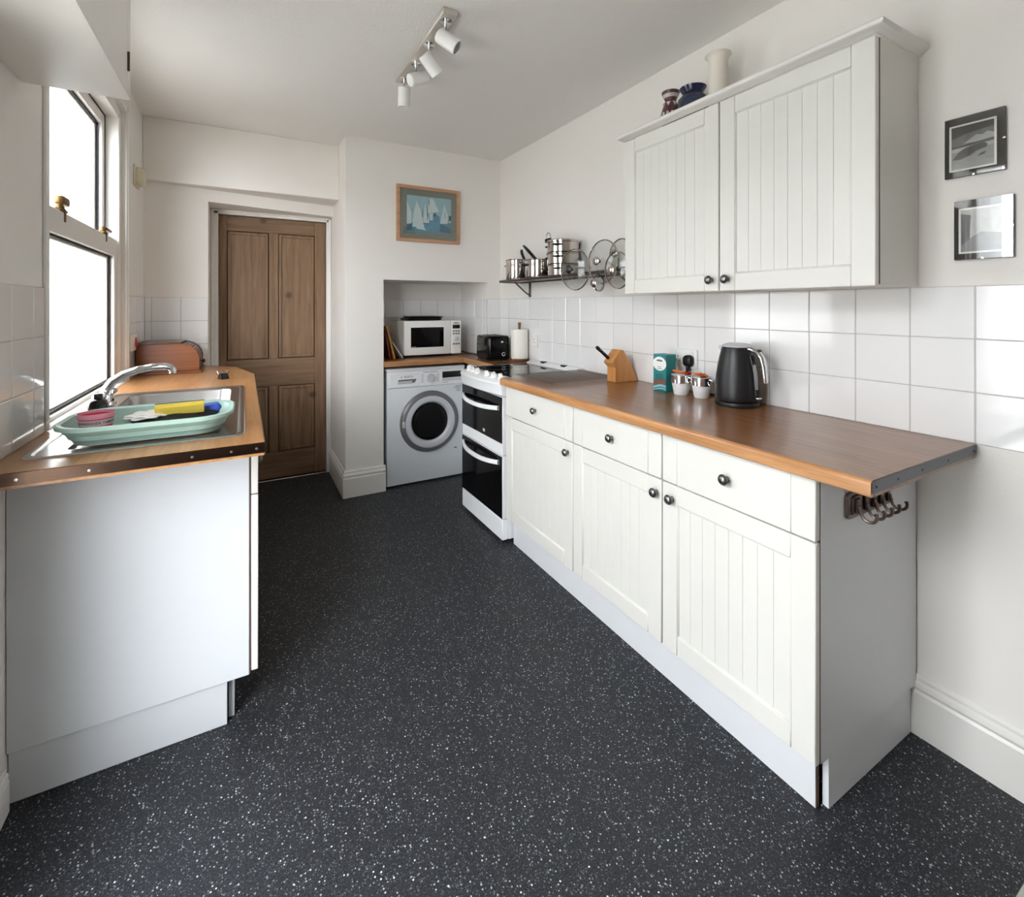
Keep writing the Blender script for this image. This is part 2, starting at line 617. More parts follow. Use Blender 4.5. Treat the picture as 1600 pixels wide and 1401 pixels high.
# ---------------- wall tiles, one object each
def tile_mesh(a, bz):
    """a tile a wide (local x), bz high (local z), face towards local -y"""
    me = bpy.data.meshes.new('tile')
    t = nb()
    box(t, -a / 2, a / 2, -.0065, 0, 0, bz, .0016, 1)
    t.to_mesh(me)
    t.free()
    me.materials.append(M['tile'])
    return me
TM = {}
def tile(wall, p0, d, width, z0, h):
    """p0: (x, y) start on the wall face, d: unit direction to the right seen from the room"""
    g = .0026
    k = (round(width, 3), round(h, 3))
    if k not in TM:
        TM[k] = tile_mesh(width - g, h - g)
    o = link('tile', TM[k], wall)
    cx, cy = p0[0] + d[0] * width / 2, p0[1] + d[1] * width / 2
    rz = math.atan2(d[1], d[0])
    o.location = Vector((cx, cy, z0 + g / 2)) - wall.location
    o.rotation_euler = (random.uniform(-.004, .004), 0, rz + random.uniform(-.004, .004))
ROWS = [(ZT, 1.053 - ZT), (1.053, .15), (1.203, .15)]
def tile_run(wall, p0, d, cuts):
    for a, c in zip(cuts, cuts[1:]):
        for z0, h in ROWS:
            tile(wall, (p0[0] + d[0] * a, p0[1] + d[1] * a), d, c - a, z0, h)
def grout(wall, p0, d, L):
    """thin grout bed behind a run of tiles"""
    t = nb()
    box(t, 0, L, -.0045, 0, ZT, TT)
    R = Matrix.Translation((p0[0], p0[1], 0)) @ Matrix.Rotation(math.atan2(d[1], d[0]), 4, 'Z')
    bmesh.ops.transform(t, matrix=R, verts=t.verts)
    obj('grout', t, 'grout', wall, False)
# right wall: seen from the room, right = -y
cuts = [0] + [round(.145 + .15 * i, 3) for i in range(25)]
tile_run(wr, (XR, YF), (0, -1), cuts)
grout(wr, (XR, YF), (0, -1), cuts[-1])
# chimney breast strip, alcove back and right side
cx = [0, XR - .007 - AX1]
tile_run(wc, (AX1, YF), (1, 0), cx)
grout(wc, (AX1, YF), (1, 0), cx[-1])
ca = [0, .145, .295, .445, .595, .745, AX1 - AX0 - .0]
tile_run(wc, (AX0, AY), (1, 0), ca)
grout(wc, (AX0, AY), (1, 0), ca[-1])
cs = [.0, .07, .22, .37, AY - YF - .007]
tile_run(wc, (AX1, AY - .007), (0, -1), [0, .145, .295, .445, AY - YF - .007])
grout(wc, (AX1, AY - .005), (0, -1), AY - YF - .005)
# stub wall beside the door
d = Vector((-.205 - XL, .07)).normalized()
L = math.hypot(-.205 - XL, .07)
tile_run(wf, (XL, 3.645), (d.x, d.y), [.007, .04, .19, L])
grout(wf, (XL, 3.645), (d.x, d.y), L)
# left wall, beyond and before the window: right = +y
tile_run(wl, (XL, WY1 + .03), (0, 1), [0, .07, .22, .37, 3.645 - WY1 - .03 - .003])
grout(wl, (XL, WY1 + .03), (0, 1), 3.645 - WY1 - .03)
tile_run(wl, (XL, 1.33), (0, 1), [0, .10, .25, .40, .55, .635])
grout(wl, (XL, 1.33), (0, 1), .635)

# ---------------- skirting boards
SK = [(0, 0), (.019, 0), (.019, .128), (.015, .136), (.019, .146), (.017, .156), (.010, .163), (.011, .172), (.004, .180), (0, .180)]
def skirt_n(name, p0, p1, n, label, k=1.0):
    loops = [[(p[0] + n[0] * a * k, p[1] + n[1] * a * k, z * k) for a, z in SK] for p in (p0, p1)]
    return struct(name, loft(nb(), loops), 'gloss_white', label=label)
skirt_n('baseboard_right', (XR, YB), (XR, .683), (-1, 0), 'tall white moulded skirting along the right wall')
def corner_skirt():
    loops = []
    loops.append([(BX0 - a, 3.985, z) for a, z in SK])
    loops.append([(BX0 - a, YF - a, z) for a, z in SK])
    loops.append([(AX0 + .012, YF - a, z) for a, z in SK])
    return struct('baseboard_chimney_breast', loft(nb(), loops), 'gloss_white', label='white moulded skirting wrapped round the chimney breast corner')
corner_skirt()
skirt_n('baseboard_left', (XL, 1.315), (XL, 1.70), (1, 0), 'white moulded skirting end beside the sink unit', .62)
skirt_n('baseboard_back', (XL, YB), (XR, YB), (0, 1), 'white skirting on the wall behind the viewer')

# ---------------- pine door with its frame
def pine_door():
    d = thing('door_1', 'stripped pine four-panel door in a white frame', None, (.2025, 4.0, 0))
    d['kind'] = 'structure'
    x0, x1, yf, z1 = -.154, .559, 3.995, 1.948
    # leaf backing (dark joints)
    obj('leaf', box(nb(), x0, x1, yf + .004, yf + .036, .012, z1), 'crack', d, False)
    stx = [(x0, -.106), (.163, .225), (.481, x1)]
    for i, (a, c) in enumerate(stx):
        if i != 1:
            obj('stile', box(nb(), a, c - .0006, yf - .008, yf + .01, .012, z1, .001), 'pine', d)
    for z0, zz in ((1.842, z1), (.70, .905), (.012, .205)):
        obj('rail', box(nb(), -.1055, .4805, yf - .008, yf + .01, z0, zz, .001), 'pinex', d)
    for z0, zz in ((.9055, 1.8415), (.2055, .6995)):
        obj('muntin', box(nb(), .1635, .2245, yf - .0085, yf + .01, z0, zz, .001), 'pine', d)
    for a, c in ((-.1055, .163), (.225, .4805)):
        for z0, zz in ((.9055, 1.8415), (.2055, .6995)):
            p = obj('panel', box(nb(), a + .005, c - .005, yf + .002, yf + .012, z0 + .005, zz - .005), 'pine', d)
            m = nb()
            g, wd = .005, .020
            for (u0, u1, w0, w1) in ((a + g, a + g + wd, z0 + g, zz - g), (c - g - wd, c - g, z0 + g, zz - g)):
                box(m, u0, u1, yf - .006, yf + .004, w0, w1, .004, 2)
            for (w0, w1) in ((z0 + g, z0 + g + wd), (zz - g - wd, zz - g)):
                box(m, a + g + wd * .6, c - g - wd * .6, yf - .006, yf + .004, w0, w1, .004, 2)
            obj('moulding', m, 'pine', p)
    return d
pine_door()
b = nb()
for (x0, x1) in ((-.203, -.157), (.562, .598)):
    box(b, x0, x1, 3.962, 3.99, 0, 1.984, .003)
    box(b, x0 + (.0 if x0 < 0 else .016), x0 + (.02 if x0 < 0 else .036), 3.952, 3.966, 0, 1.984, .005, 2)
box(b, -.203, .598, 3.962, 3.99, 1.952, 1.984, .003)
box(b, -.203, .598, 3.952, 3.966, 1.970, 1.984, .005, 2)
struct('trim_2', b, 'gloss_white', smooth=True, label='white painted door frame round the pine door')
struct('trim_3', box(nb(), -.157, .562, 3.955, 3.988, 0, .008, .003), 'steel', label='pale metal threshold strip under the pine door')

struct('trim_5', box(nb(), XL + .01, XR - .02, .325, .372, 0, .006, .002), 'steel', label='flat metal threshold bar across the floor at the viewer feet')

# ---------------- sash window over the sink
def ring(bm, x0, x1, y0, y1, z0, z1, wy, wz0, wz1, bev=.003, mi=0):
    box(bm, x0, x1, y0, y0 + wy, z0, z1, bev, 1, mi)
    box(bm, x0, x1, y1 - wy, y1, z0, z1, bev, 1, mi)
    box(bm, x0, x1, y0 + wy - .002, y1 - wy + .002, z0, z0 + wz0, bev, 1, mi)
    box(bm, x0, x1, y0 + wy - .002, y1 - wy + .002, z1 - wz1, z1, bev, 1, mi)
win = thing('window_1', 'white sash-style window over the sink with brass fasteners', None, (XL - .06, 2.56, WZ0))
win['kind'] = 'structure'
b = nb()
ring(b, XO + .01, XL - .012, WY0 + .001, WY1 - .001, WZ0 + .001, WZ1 - .001, .052, .022, .05)
obj('window_frame', b, 'gloss_white', win)
ly0, ly1 = WY0 + .053, WY1 - .053
def sash(name, x, z0, z1, sw, b0, b1):
    """x: glass plane; white outer sash, dark gasket, inner bead, pane"""
    s = nb()
    ring(s, x - .020, x + .026, ly0, ly1, z0, z1, sw, b0, b1)
    o = obj(name, s, 'gloss_white', win)
    g = nb()
    ring(g, x + .002, x + .010, ly0 + sw - .001, ly1 - sw + .001, z0 + b0 - .001, z1 - b1 + .001, .010, .010, .010, 0)
    obj('gasket', g, 'rubber', o)
    g = nb()
    ring(g, x - .018, x + .001, ly0 + sw + .004, ly1 - sw - .004, z0 + b0 + .004, z1 - b1 - .004, .018, .012, .012, .003)
    obj('glazing_bead', g, 'gloss_white', o)
    obj('pane', box(nb(), x - .008, x - .004, ly0 + sw + .006, ly1 - sw - .006, z0 + b0 + .006, z1 - b1 - .006), 'pane', o, False)
    return o
sash('sash', XL - .048, WZ0 + .023, 1.630, .050, .018, .085)
sash('sash', XL - .095, 1.545, WZ1 - .051, .045, .085, .055)
obj('window_sill', box(nb(), XL - .03, XL + .012, WY0 + .001, WY1 - .001, WZ0 - .001, WZ0 + .028, .006, 2), 'gloss_white', win)
b = nb()
ring(b, XL - .0690, XL - .0665, ly0 - .002, ly1 + .002, 1.632, WZ1 - .050, .007, .001, .007, 0)
obj('weather_seal', b, 'rubber', win)
for y, a in ((2.27, 1), (2.86, 0)):
    f = nb()
    xx = XL - .035
    box(f, xx - .018, xx + .014, y - .040, y + .036, 1.6305, 1.642, .003)
    lathe(f, [(0, 0), (.013, 0), (.013, .010), (.009, .014), (.009, .024), (0, .026)], 12, 0, Matrix.Translation((xx, y, 1.641)))
    box(f, xx + .002, xx + .016, y - .010, y + .010, 1.594, 1.645, .004)
    if a:
        box(f, xx - .014, xx + .014, y - .012, y + .062, 1.657, 1.690, .008, 2)
    else:
        box(f, xx - .002, xx + .014, y + .004, y + .110, 1.650, 1.664, .005, 2)
    obj('sash_fastener', f, 'brass', win)
# architrave inside the room round the far side and head of the window
b = nb()
box(b, XL, XL + .010, WY1 - .001, WY1 + .030, WZ0, WZ1 + .03, .004, 2)
box(b, XL, XL + .016, WY1 + .012, WY1 + .030, WZ0, WZ1 + .03, .006, 2)
box(b, XL, XL + .010, WY0 - .030, WY0 + .001, WZ0 + .03, WZ1 + .03, .004, 2)
box(b, XL, XL + .010, WY0 - .030, WY1 + .030, WZ1, WZ1 + .03, .004, 2)
struct('trim_4', b, 'gloss_white', smooth=True, label='white window architrave on the left wall')

# ---------------- glazed back door, beside the viewer
gd = thing('door_2', 'glazed white outside door beside the viewer', None, (XL - .06, .78, 0))
gd['kind'] = 'structure'
b = nb()
ring(b, XO + .02, XL - .02, DY0 + .001, DY1 - .001, .001, DZ1 - .001, .016, .02, .03)
ring(b, XO + .03, XL - .05, DY0 + .015, DY1 - .015, .02, DZ1 - .03, .024, .14, .05)
obj('door_frame', b, 'gloss_white', gd)
obj('pane', box(nb(), XL - .092, XL - .088, DY0 + .035, DY1 - .035, .15, DZ1 - .07), 'pane', gd, False)
obj('door_handle', tube(nb(), [(XL - .05, 1.215, 1.02), (XL - .015, 1.215, 1.02), (XL - .012, 1.20, 1.02), (XL - .012, 1.11, 1.02)], .008), 'steel', gd)

# ---------------- what stands outside the window
struct('yard_ground', box(nb(), -14, XO - .001, -8, 16, -.25, -.12), 'concrete', label='pale concrete yard outside the window')
struct('added_upper_storey', box(nb(), XO, XR + .2, YB - .1, 4.3, ZC + .101, 5.2), 'render', label='unseen upper storey added above the kitchen to screen the sky')  # unseen mass, added to cut the sky light reaching the yard
bw = obj('boundary_wall', box(nb(), -2.45, -2.20, 1.60, 9.0, -.12, 4.4, .01), 'render', label='tall white rendered yard wall outside the sink window', cat='wall', smooth=False)
nh = thing('neighbour_house', 'pale rendered house closing the yard beyond the sink window', 'house', (-3.2, 9, -.12))
obj('house_wall', box(nb(), -5.6, -.72, 9.01, 13, -.12, 4.6), 'render', nh, False)
rb = nb()
prism(rb, [(-5.9, 4.6), (-.45, 4.6), (-3.15, 6.6)], 8.9, 13.1, 'Y')
obj('roof', rb, 'slate', nh, False)
ob = thing('outhouse', 'low rendered outhouse with slate roof across the yard', 'outhouse', (-8.0, 0.6, -.12))
obj('outhouse_wall', box(nb(), -10, -6.2, -3.0, 2.0, -.12, 2.0), 'render', ob, False)
rb = nb()
prism(rb, [(-3.2, 1.98), (2.2, 1.98), (2.2, 2.1), (.9, 3.3), (-3.2, 2.1)], -10.1, -6.05, 'X')
obj('roof', rb, 'slate', ob, False)

# ------------------------------------------------------------------ kitchen units
def knob(parent, p, d, s=1.0):
    k = nb()
    lathe(k, [(0, 0), (.008, 0), (.0075, .004), (.0055, .010), (.006, .014), (.0155, .018), (.0165, .0205), (.0150, .0230), (.0145, .0228),
              (.012, .0265), (.007, .0290), (0, .0298)], 20, 0, to(p, d) @ Matrix.Scale(s, 4))
    return obj('knob', k, 'pewter', parent)

BOARD = {}
def panel_door(unit, xf, sgn, y0, y1, z0, z1, kn, fr=.062, nbd=8, knz=None):
    """framed door with tongue-and-groove boards; xf: outer face, sgn: -1 faces -x, +1 faces +x"""
    th = .020
    def X(a):
        return xf - sgn * a
    m = nb()
    def bb(ya, yb, za, zb, a0, a1, bev=.0012):
        xa, xb = sorted((X(a0), X(a1)))
        box(m, xa, xb, ya, yb, za, zb, bev)
    bb(y0, y0 + fr, z0, z1, 0, th, .0022)
    bb(y1 - fr, y1, z0, z1, 0, th, .0022)
    bb(y0 + fr, y1 - fr, z0, z0 + fr, 0, th, .0022)
    bb(y0 + fr, y1 - fr, z1 - fr, z1, 0, th, .0022)
    bb(y0 + fr - .002, y1 - fr + .002, z0 + fr - .002, z1 - fr + .002, .011, .018, 0)
    # sloped inner lip
    for ya, yb, za, zb in ((y0 + fr - .001, y0 + fr + .004, z0 + fr, z1 - fr), (y1 - fr - .004, y1 - fr + .001, z0 + fr, z1 - fr),
                           (y0 + fr, y1 - fr, z0 + fr - .001, z0 + fr + .004), (y0 + fr, y1 - fr, z1 - fr - .004, z1 - fr + .001)):
        bb(ya, yb, za, zb, .0025, .012, .002)
    dr = obj('door', m, 'cab', unit)
    wi = (y1 - y0 - 2 * fr - .008) / nbd
    key = (round(wi, 4), round(z1 - z0, 4), sgn)
    if key not in BOARD:
        me = bpy.data.meshes.new('board')
        t = nb()
        h = z1 - z0 - 2 * fr - .007
        box(t, -.004, .004, -wi / 2 + .0002, wi / 2 - .0002, 0, h, .0008)
        t.to_mesh(me)
        t.free()
        me.materials.append(M['cab'])
        BOARD[key] = me
    wo = world_of(dr)
    for i in range(nbd):
        o = link('board', BOARD[key], dr)
        o.location = wo.inverted() @ Vector((X(.0095), y0 + fr + .004 + wi * (i + .5), z0 + fr + .0035))
    if kn is not None:
        knob(dr, (xf, kn, knz), (sgn, 0, 0))
    return dr

def drawer(unit, xf, sgn, y0, y1, z0, z1, kn, fr=.062):
    m = nb()
    xa, xb = sorted((xf, xf - sgn * .020))
    box(m, xa, xb, y0, y0 + fr, z0, z1, .0022)
    box(m, xa, xb, y0 + fr, y1 - fr, z0, z1, .0016)
    box(m, xa, xb, y1 - fr, y1, z0, z1, .0022)
    dr = obj('drawer', m, 'cab', unit)
    if kn is not None:
        knob(dr, (xf, kn, (z0 + z1) / 2 + .002), (sgn, 0, 0))
    return dr

def base_unit(y0, y1, label, kn, group, end=False):
    u = thing('base_cabinet', label, 'cabinet', (1.50, (y0 + y1) / 2, .148), group=group)
    m = nb()
    box(m, 1.2595, 1.780, y0 + .001, y1 - .001, .148, .8715, .001)
    obj('body', m, 'panel', u)
    obj('edge_strip', box(nb(), 1.2570, 1.2592, y0 + .002, y1 - .002, .150, .868), 'edge', u, False)
    drawer(u, 1.236, -1, y0 + .0015, y1 - .0015, .7085, .866, (y0 + y1) / 2)
    panel_door(u, 1.236, -1, y0 + .0015, y1 - .0015, .150, .7045, kn, knz=.659)
    return u
G = 'white base cabinets under the long worktop'
base_unit(.662, 1.162, 'white base cabinet at the open end of the long worktop, above the hook rail side', 1.118, G)
base_unit(1.164, 1.664, 'white base cabinet in the middle of the three under the long worktop', 1.186, G)
base_unit(1.666, 2.268, 'white base cabinet next to the double oven cooker', 1.700, G)

# plinths of the right-hand run
u = thing('plinth', 'white plinth boards under the long worktop cabinets', 'plinth', (1.5, 1.4, 0))
obj('front_board', box(nb(), 1.284, 1.300, .690, 2.268, .001, .146, .001), 'panel', u, False)
obj('raw_end', box(nb(), 1.285, 1.299, .6885, .6899, .002, .145), 'edge', u, False)
obj('end_board', box(nb(), 1.312, 1.768, .672, .688, .001, .1465, .001), 'panel', u, False)

# long worktop
u = thing('worktop', 'long wood-effect worktop with the kettle on it', 'worktop', (1.5, 1.4, ZT - .038))
obj('top', box(nb(), 1.2145, 1.783, .530, 2.278, ZT - .038, ZT), 'top', u, False)
p = [(1.2145, ZT - .038), (1.2145, ZT)]
for i in range(5):
    a = math.radians(90 + 90 * i / 4)
    p.append((1.2140 + .010 * math.cos(a), ZT - .010 + .010 * math.sin(a)))
p += [(1.204, ZT - .034), (1.208, ZT - .038)]
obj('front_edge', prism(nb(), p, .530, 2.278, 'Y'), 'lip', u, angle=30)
obj('end_strip', box(nb(), 1.209, 1.783, .5275, .5299, ZT - .029, ZT - .0005, .0006), 'graphite', u)
for x in (1.225, 1.325, 1.45, 1.60, 1.765):
    obj('screw', lathe(nb(), [(0, 0), (.0032, 0), (.0026, .0012), (0, .0014)], 10, 0, to((x, .5275, ZT - .016), (0, -1, 0))), 'black', u)

# sink worktop, clipped at the door corner, with a cut-out for the bowl
u = thing('worktop', 'wood-effect worktop holding the sink by the window', 'worktop', (-.25, 2.6, ZT - .038))
m = nb()
z0, z1 = ZT - .038, ZT
BXa, BXb, BYa, BYb = -.445, -.035, 1.70, 2.60      # cut-out
xe = .050
box(m, XL + .002, BXa, 1.530, 2.70, z0, z1)
box(m, BXb, xe, 1.530, 2.70, z0, z1, 0)
box(m, BXa, BXb, 1.530, BYa, z0, z1)
box(m, BXa, BXb, BYb, 2.70, z0, z1)
prism(m, [(XL + .002, 2.70), (xe, 2.70), (xe, 3.12), (-.045, 3.52), (-.200, 3.70), (-.208, 3.700), (XL + .002, 3.632)], z0, z1)
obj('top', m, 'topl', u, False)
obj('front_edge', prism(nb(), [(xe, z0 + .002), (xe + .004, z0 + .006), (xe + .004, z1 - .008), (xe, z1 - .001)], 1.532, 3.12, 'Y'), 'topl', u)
obj('end_strip', box(nb(), XL + .004, xe + .003, 1.527, 1.5298, z0 + .008, z1 - .0005, .0008), 'bronze', u)
for x in (-.46, -.33, -.12, -.03, .032):
    obj('screw', lathe(nb(), [(0, 0), (.0042, 0), (.0034, .0016), (0, .0018)], 12, 0, to((x, 1.527, ZT - .017), (0, -1, 0))), 'steel', u)

# sink cabinets on the left
def left_unit(y0, y1, label, kn, first=False):
    u = thing('base_cabinet', label, 'cabinet', (-.25, (y0 + y1) / 2, .140), group='white base cabinets under the sink worktop')
    m = nb()
    if first:
        box(m, XL + .002, .0145, y0, y0 + .018, .140, .8715, .0008)
        box(m, XL + .002, .0145, y1 - .018, y1, .140, .8715)
        box(m, XL + .002, .0145, y0 + .018, y1 - .018, .140, .158)
        box(m, XL + .002, XL + .012, y0 + .018, y1 - .018, .158, .70)
    else:
        for ya in (y0, y1 - .018):
            box(m, XL + .002, .0145, ya, ya + .018, .140, .8715)
        box(m, XL + .002, .0145, y0 + .018, y1 - .018, .140, .158)
        box(m, XL + .002, XL + .012, y0 + .018, y1 - .018, .158, .70)
    obj('body', m, 'endpanel', u)
    obj('edge_strip', box(nb(), .0148, .0178, y0 + .001, y0 + .017, .142, .869), 'edge', u, False)
    drawer(u, .040, 1, y0 + .0015, y1 - .0015, .7045, .866, (y0 + y1) / 2)
    panel_door(u, .040, 1, y0 + .0015, y1 - .0015, .148, .7005, kn, knz=.655)
    return u
left_unit(1.710, 2.310, 'white cabinet end panel facing the viewer under the sink drainer', 2.27, True)
left_unit(2.312, 2.912, 'white cabinet hidden behind, under the sink bowl and tap', 2.35)
u = thing('plinth', 'white plinth boards under the sink cabinets', 'plinth', (-.25, 2.3, 0))
obj('front_board', box(nb(), -.042, -.026, 1.748, 2.912, .001, .130, .001), 'endpanel', u, False)
obj('end_board', box(nb(), XL + .002, -.045, 1.722, 1.738, .001, .1385, .001), 'endpanel', u, False)

# wall cabinets on the right
def wall_unit(y0, y1, label, kn):
    u = thing('wall_cabinet', label, 'cabinet', (1.66, (y0 + y1) / 2, 1.352), group='white wall cabinets over the kettle')
    obj('body', box(nb(), 1.5535, 1.789, y0, y1, 1.356, 2.05, .001), 'cab', u)
    obj('edge_strip', box(nb(), 1.5512, 1.5532, y0 + .001, y1 - .001, 1.358, 2.048), 'edge', u, False)
    panel_door(u, 1.530, -1, y0 + .0015, y1 - .0015, 1.352, 2.050, kn, knz=1.394)
wall_unit(.660, 1.162, 'white wall cabinet nearest the framed photographs', 1.128)
wall_unit(1.164, 1.664, 'white wall cabinet next to the pan shelf', 1.196)
# cornice
CP = [(0, 0), (.004, 0), (.010, .003), (.016, .009), (.023, .012), (.028, .017), (.029, .024), (.025, .030), (.016, .032), (0, .032)]
loops = []
zc = 2.0515
for (p, nx, ny) in (((1.789, .660), 0, -1), ((1.530, .660), -1, -1), ((1.530, 1.664), -1, 1), ((1.789, 1.664), 0, 1)):
    loops.append([(p[0] + nx * a, p[1] + ny * a, zc + z) for a, z in CP])
obj('cornice', loft(nb(), loops), 'gloss_white', label='white moulded cornice along the top of the wall cabinets', cat='cornice')

# cupboard over the left side
u = thing('overhead_cupboard', 'white box cupboard under the ceiling at upper left', 'cupboard', (-.42, 1.5, 1.916))
obj('body', box(nb(), XL + .001, -.312, 1.245, 1.814, 1.9205, ZC - .001, .001), 'gloss_white', u, False)
obj('frame_strip', box(nb(), -.3118, -.297, 1.772, 1.814, 1.9205, ZC - .001, .001), 'gloss_white', u, False)
obj('bottom_board', box(nb(), XL + .001, -.2965, 1.243, 1.8145, 1.914, 1.920, .0006), 'gloss_white', u, False)
dr = obj('door', box(nb(), -.3118, -.297, 1.247, 1.7695, 1.9205, ZC - .004, .001), 'gloss_white', u, False)
obj('hinge', tube(nb(), [(-.2955, 1.7708, 1.985), (-.2955, 1.7708, 2.040)], .004, 8), 'bronze', dr)

# ------------------------------------------------------------------ cooker
u = thing('cooker', 'white freestanding double oven cooker with black glass doors', 'cooker', (1.5, 2.56, 0))
CY0, CY1 = 2.284, 2.834
m = nb()
box(m, 1.262, 1.775, CY0, CY1, .022, .896, .003)
obj('body', m, 'white', u)
m = nb()
for y in (CY0 + .04, CY1 - .04):
    for x in (1.30, 1.72):
        lathe(m, [(0, 0), (.018, 0), (.018, .022), (0, .022)], 12, 0, Matrix.Translation((x, y, 0)))
obj('feet', m, 'black', u)
def cook_x(t, base, bulge):
    return base - bulge * (1 - (2 * t - 1) ** 2)
N = 16
loops = []
for i in range(N + 1):
    t = i / N
    y = CY0 + (CY1 - CY0) * t
    e = .030 * (1 - (2 * t - 1) ** 2)
    loops.append([(1.292, y, .902), (1.280 - e * .3, y, .904), (1.225 - e, y, .886), (1.2135 - e, y, .878), (1.2115 - e, y, .868), (1.2160 - e, y, .860),
                  (1.2200 - e * .8, y, .812), (1.2260 - e * .7, y, .806), (1.2625, y, .806), (1.2625, y, .86)])
cp = obj('control_panel', loft(nb(), loops), 'white', u)
for k, t in enumerate((.10, .235, .37, .60, .73, .86)):
    e = .030 * (1 - (2 * t - 1) ** 2)
    y = CY0 + (CY1 - CY0) * t
    n = Vector((-.30, 0, 1)).normalized()
    p = Vector((1.2535 - e * .7, y, .8955))
    kb = nb()
    Mx = to(p, n)
    lathe(kb, [(0, 0), (.0195, 0), (.0195, .004), (.0165, .010), (0, .011)], 20, 0, Mx)
    r = Matrix.Rotation(math.radians(random.choice((0, 25, -20, 90))), 4, 'Z')
    prism(kb, [(-.016, .008), (.016, .008), (.011, .030), (-.011, .030)], -.004, .004, 'Y', 0, .0012, Mx @ r)
    obj('control_knob', kb, 'whiteplastic', cp)
def oven_door(z0, z1, hz, glass_z0, name):
    g = nb()
    box(g, 1.226, 1.260, CY0 + .004, CY1 - .004, z0, z1, .003)
    o = obj(name, g, 'white', u)
    obj('door_glass', box(nb(), 1.2215, 1.2258, CY0 + .006, CY1 - .006, glass_z0, z1 - .001, .0012), 'darkglass', o)
    pts, lo = [], []
    L = []
    for i in range(17):
        t = i / 16
        y = CY0 + .035 + (CY1 - CY0 - .07) * t
        e = .042 * (1 - abs(2 * t - 1) ** 2.6)
        dz = -.010 * (1 - (2 * t - 1) ** 2)
        xo = 1.216 - e
        L.append([(xo, y, hz - .013 + dz), (xo - .006, y, hz - .010 + dz), (xo - .008, y, hz + dz), (xo - .006, y, hz + .010 + dz), (xo, y, hz + .013 + dz),
                  (xo + .008, y, hz + .011 + dz), (xo + .008, y, hz - .011 + dz)])
    hb = nb()
    loft(hb, L)
    for t in (0, 1):
        y = CY0 + .035 + (CY1 - CY0 - .07) * t
        ya = y - .012 if t else y
        box(hb, 1.210, 1.2216, ya, ya + .012, hz - .012, hz + .012, .002)
    obj('handle', hb, 'white', o)
    return o
od = oven_door(.482, .800, .738, .548, 'upper_oven_door')
obj('badge', box(nb(), 1.2205, 1.2217, 2.497, 2.523, .567, .584, .0004), 'silver', od)
oven_door(.136, .476, .440, .139, 'lower_oven_door')
obj('storage_flap', box(nb(), 1.224, 1.2615, CY0 + .003, CY1 - .003, .022, .132, .003), 'white', u)
hob = obj('hob_glass', box(nb(), 1.292, 1.706, CY0 + .012, CY1 - .012, .8985, .9060, .002), 'blackgloss', u)
m = nb()
for x, y, r in ((1.41, 2.44, .075), (1.41, 2.69, .09), (1.60, 2.44, .09), (1.60, 2.69, .075)):
    lathe(m, [(r - .002, 0), (r, .0002), (r + .002, 0)], 40, 0, Matrix.Translation((x, y, .9062)))
obj('cooking_zone', m, 'grey', hob)
m = nb()
prism(m, [(1.706, .896), (1.775, .896), (1.775, .926), (1.735, .926), (1.706, .910)], CY0 + .002, CY1 - .002, 'Y', 0, .0015)
bk = obj('rear_vent', m, 'white', u)
for y in (2.43, 2.66):
    obj('lid_hinge', box(nb(), 1.722, 1.748, y - .022, y + .022, .9195, .9315, .002), 'black', bk)
obj('glass_edge_trim', box(nb(), 1.292, 1.706, CY1 - .012, CY1 - .003, .8985, .9075, .001), 'chrome', u)

# ------------------------------------------------------------------ washing machine
u = thing('washing_machine', 'pale grey front-loading washing machine in the alcove', 'washing machine', (1.18, 3.63, 0))
wx0, wx1, wy = .884, 1.480, 3.385
obj('body', box(nb(), wx0, wx1, wy + .006, 3.885, .012, .822, .004), 'appliance', u)
m = nb()
for x in (wx0 + .05, wx1 - .05):
    for y in (wy + .06, 3.83):
        lathe(m, [(0, 0), (.02, 0), (.02, .014), (0, .014)], 12, 0, Matrix.Translation((x, y, 0)))
obj('feet', m, 'black', u)
obj('front_panel', box(nb(), wx0, wx1, wy, wy + .012, .014, .706, .004, 2), 'appliance', u)
cpn = obj('control_panel', box(nb(), wx0, wx1, wy - .002, wy + .012, .7085, .826, .004, 2), 'white', u)
obj('lid', box(nb(), wx0 - .001, wx1 + .001, wy - .004, 3.885, .8265, .8480, .004, 2), 'white', u)
dd = obj('detergent_drawer', box(nb(), .905, 1.118, wy - .0055, wy, .713, .806, .002), 'white', u)
obj('drawer_recess', prism(nb(), [(.965, .742), (1.085, .742), (1.100, .768), (.965, .768)], wy - .0068, wy - .005, 'Y'), 'grey', dd)
obj('drawer_grip', prism(nb(), [(.962, .738), (1.060, .738), (1.068, .757), (.962, .757)], wy - .009, wy - .006, 'Y', 0, .001), 'silver', dd)
obj('lettering', text_bm('BOSCH', .020, face_m((1.040, wy - .0058, .786), (1, 0, 0), (0, 0, 1))), 'ink', dd)
obj('emblem', lathe(nb(), [(.0042, 0), (.0062, 0), (.0062, .0004), (.0042, .0004), (.0042, 0)], 20, 0, to((.988, wy - .0056, .786), (0, -1, 0))), 'ink', dd)
obj('programme_dial', lathe(nb(), [(0, 0), (.031, 0), (.031, .010), (.0285, .018), (.026, .0185), (.0255, .017), (0, .017)], 28, 0, to((1.205, wy - .002, .768), (0, -1, 0))), 'silver', cpn)
m = nb()
for side in (-1, 1):
    for i in range(6):
        z = .738 + i * .0115
        L = .016 if i % 2 else .022
        x = 1.205 + side * .050
        box(m, min(x, x + side * L), max(x, x + side * L), wy - .0026, wy - .0018, z, z + .0026)
box(m, 1.150, 1.262, wy - .0026, wy - .0018, .8095, .8125)
box(m, 1.302, 1.345, wy - .0026, wy - .0018, .724, .7265)
obj('programme_print', m, 'grey', cpn)
obj('display', box(nb(), 1.300, 1.452, wy - .0032, wy - .001, .759, .806, .001), 'blackgloss', cpn)
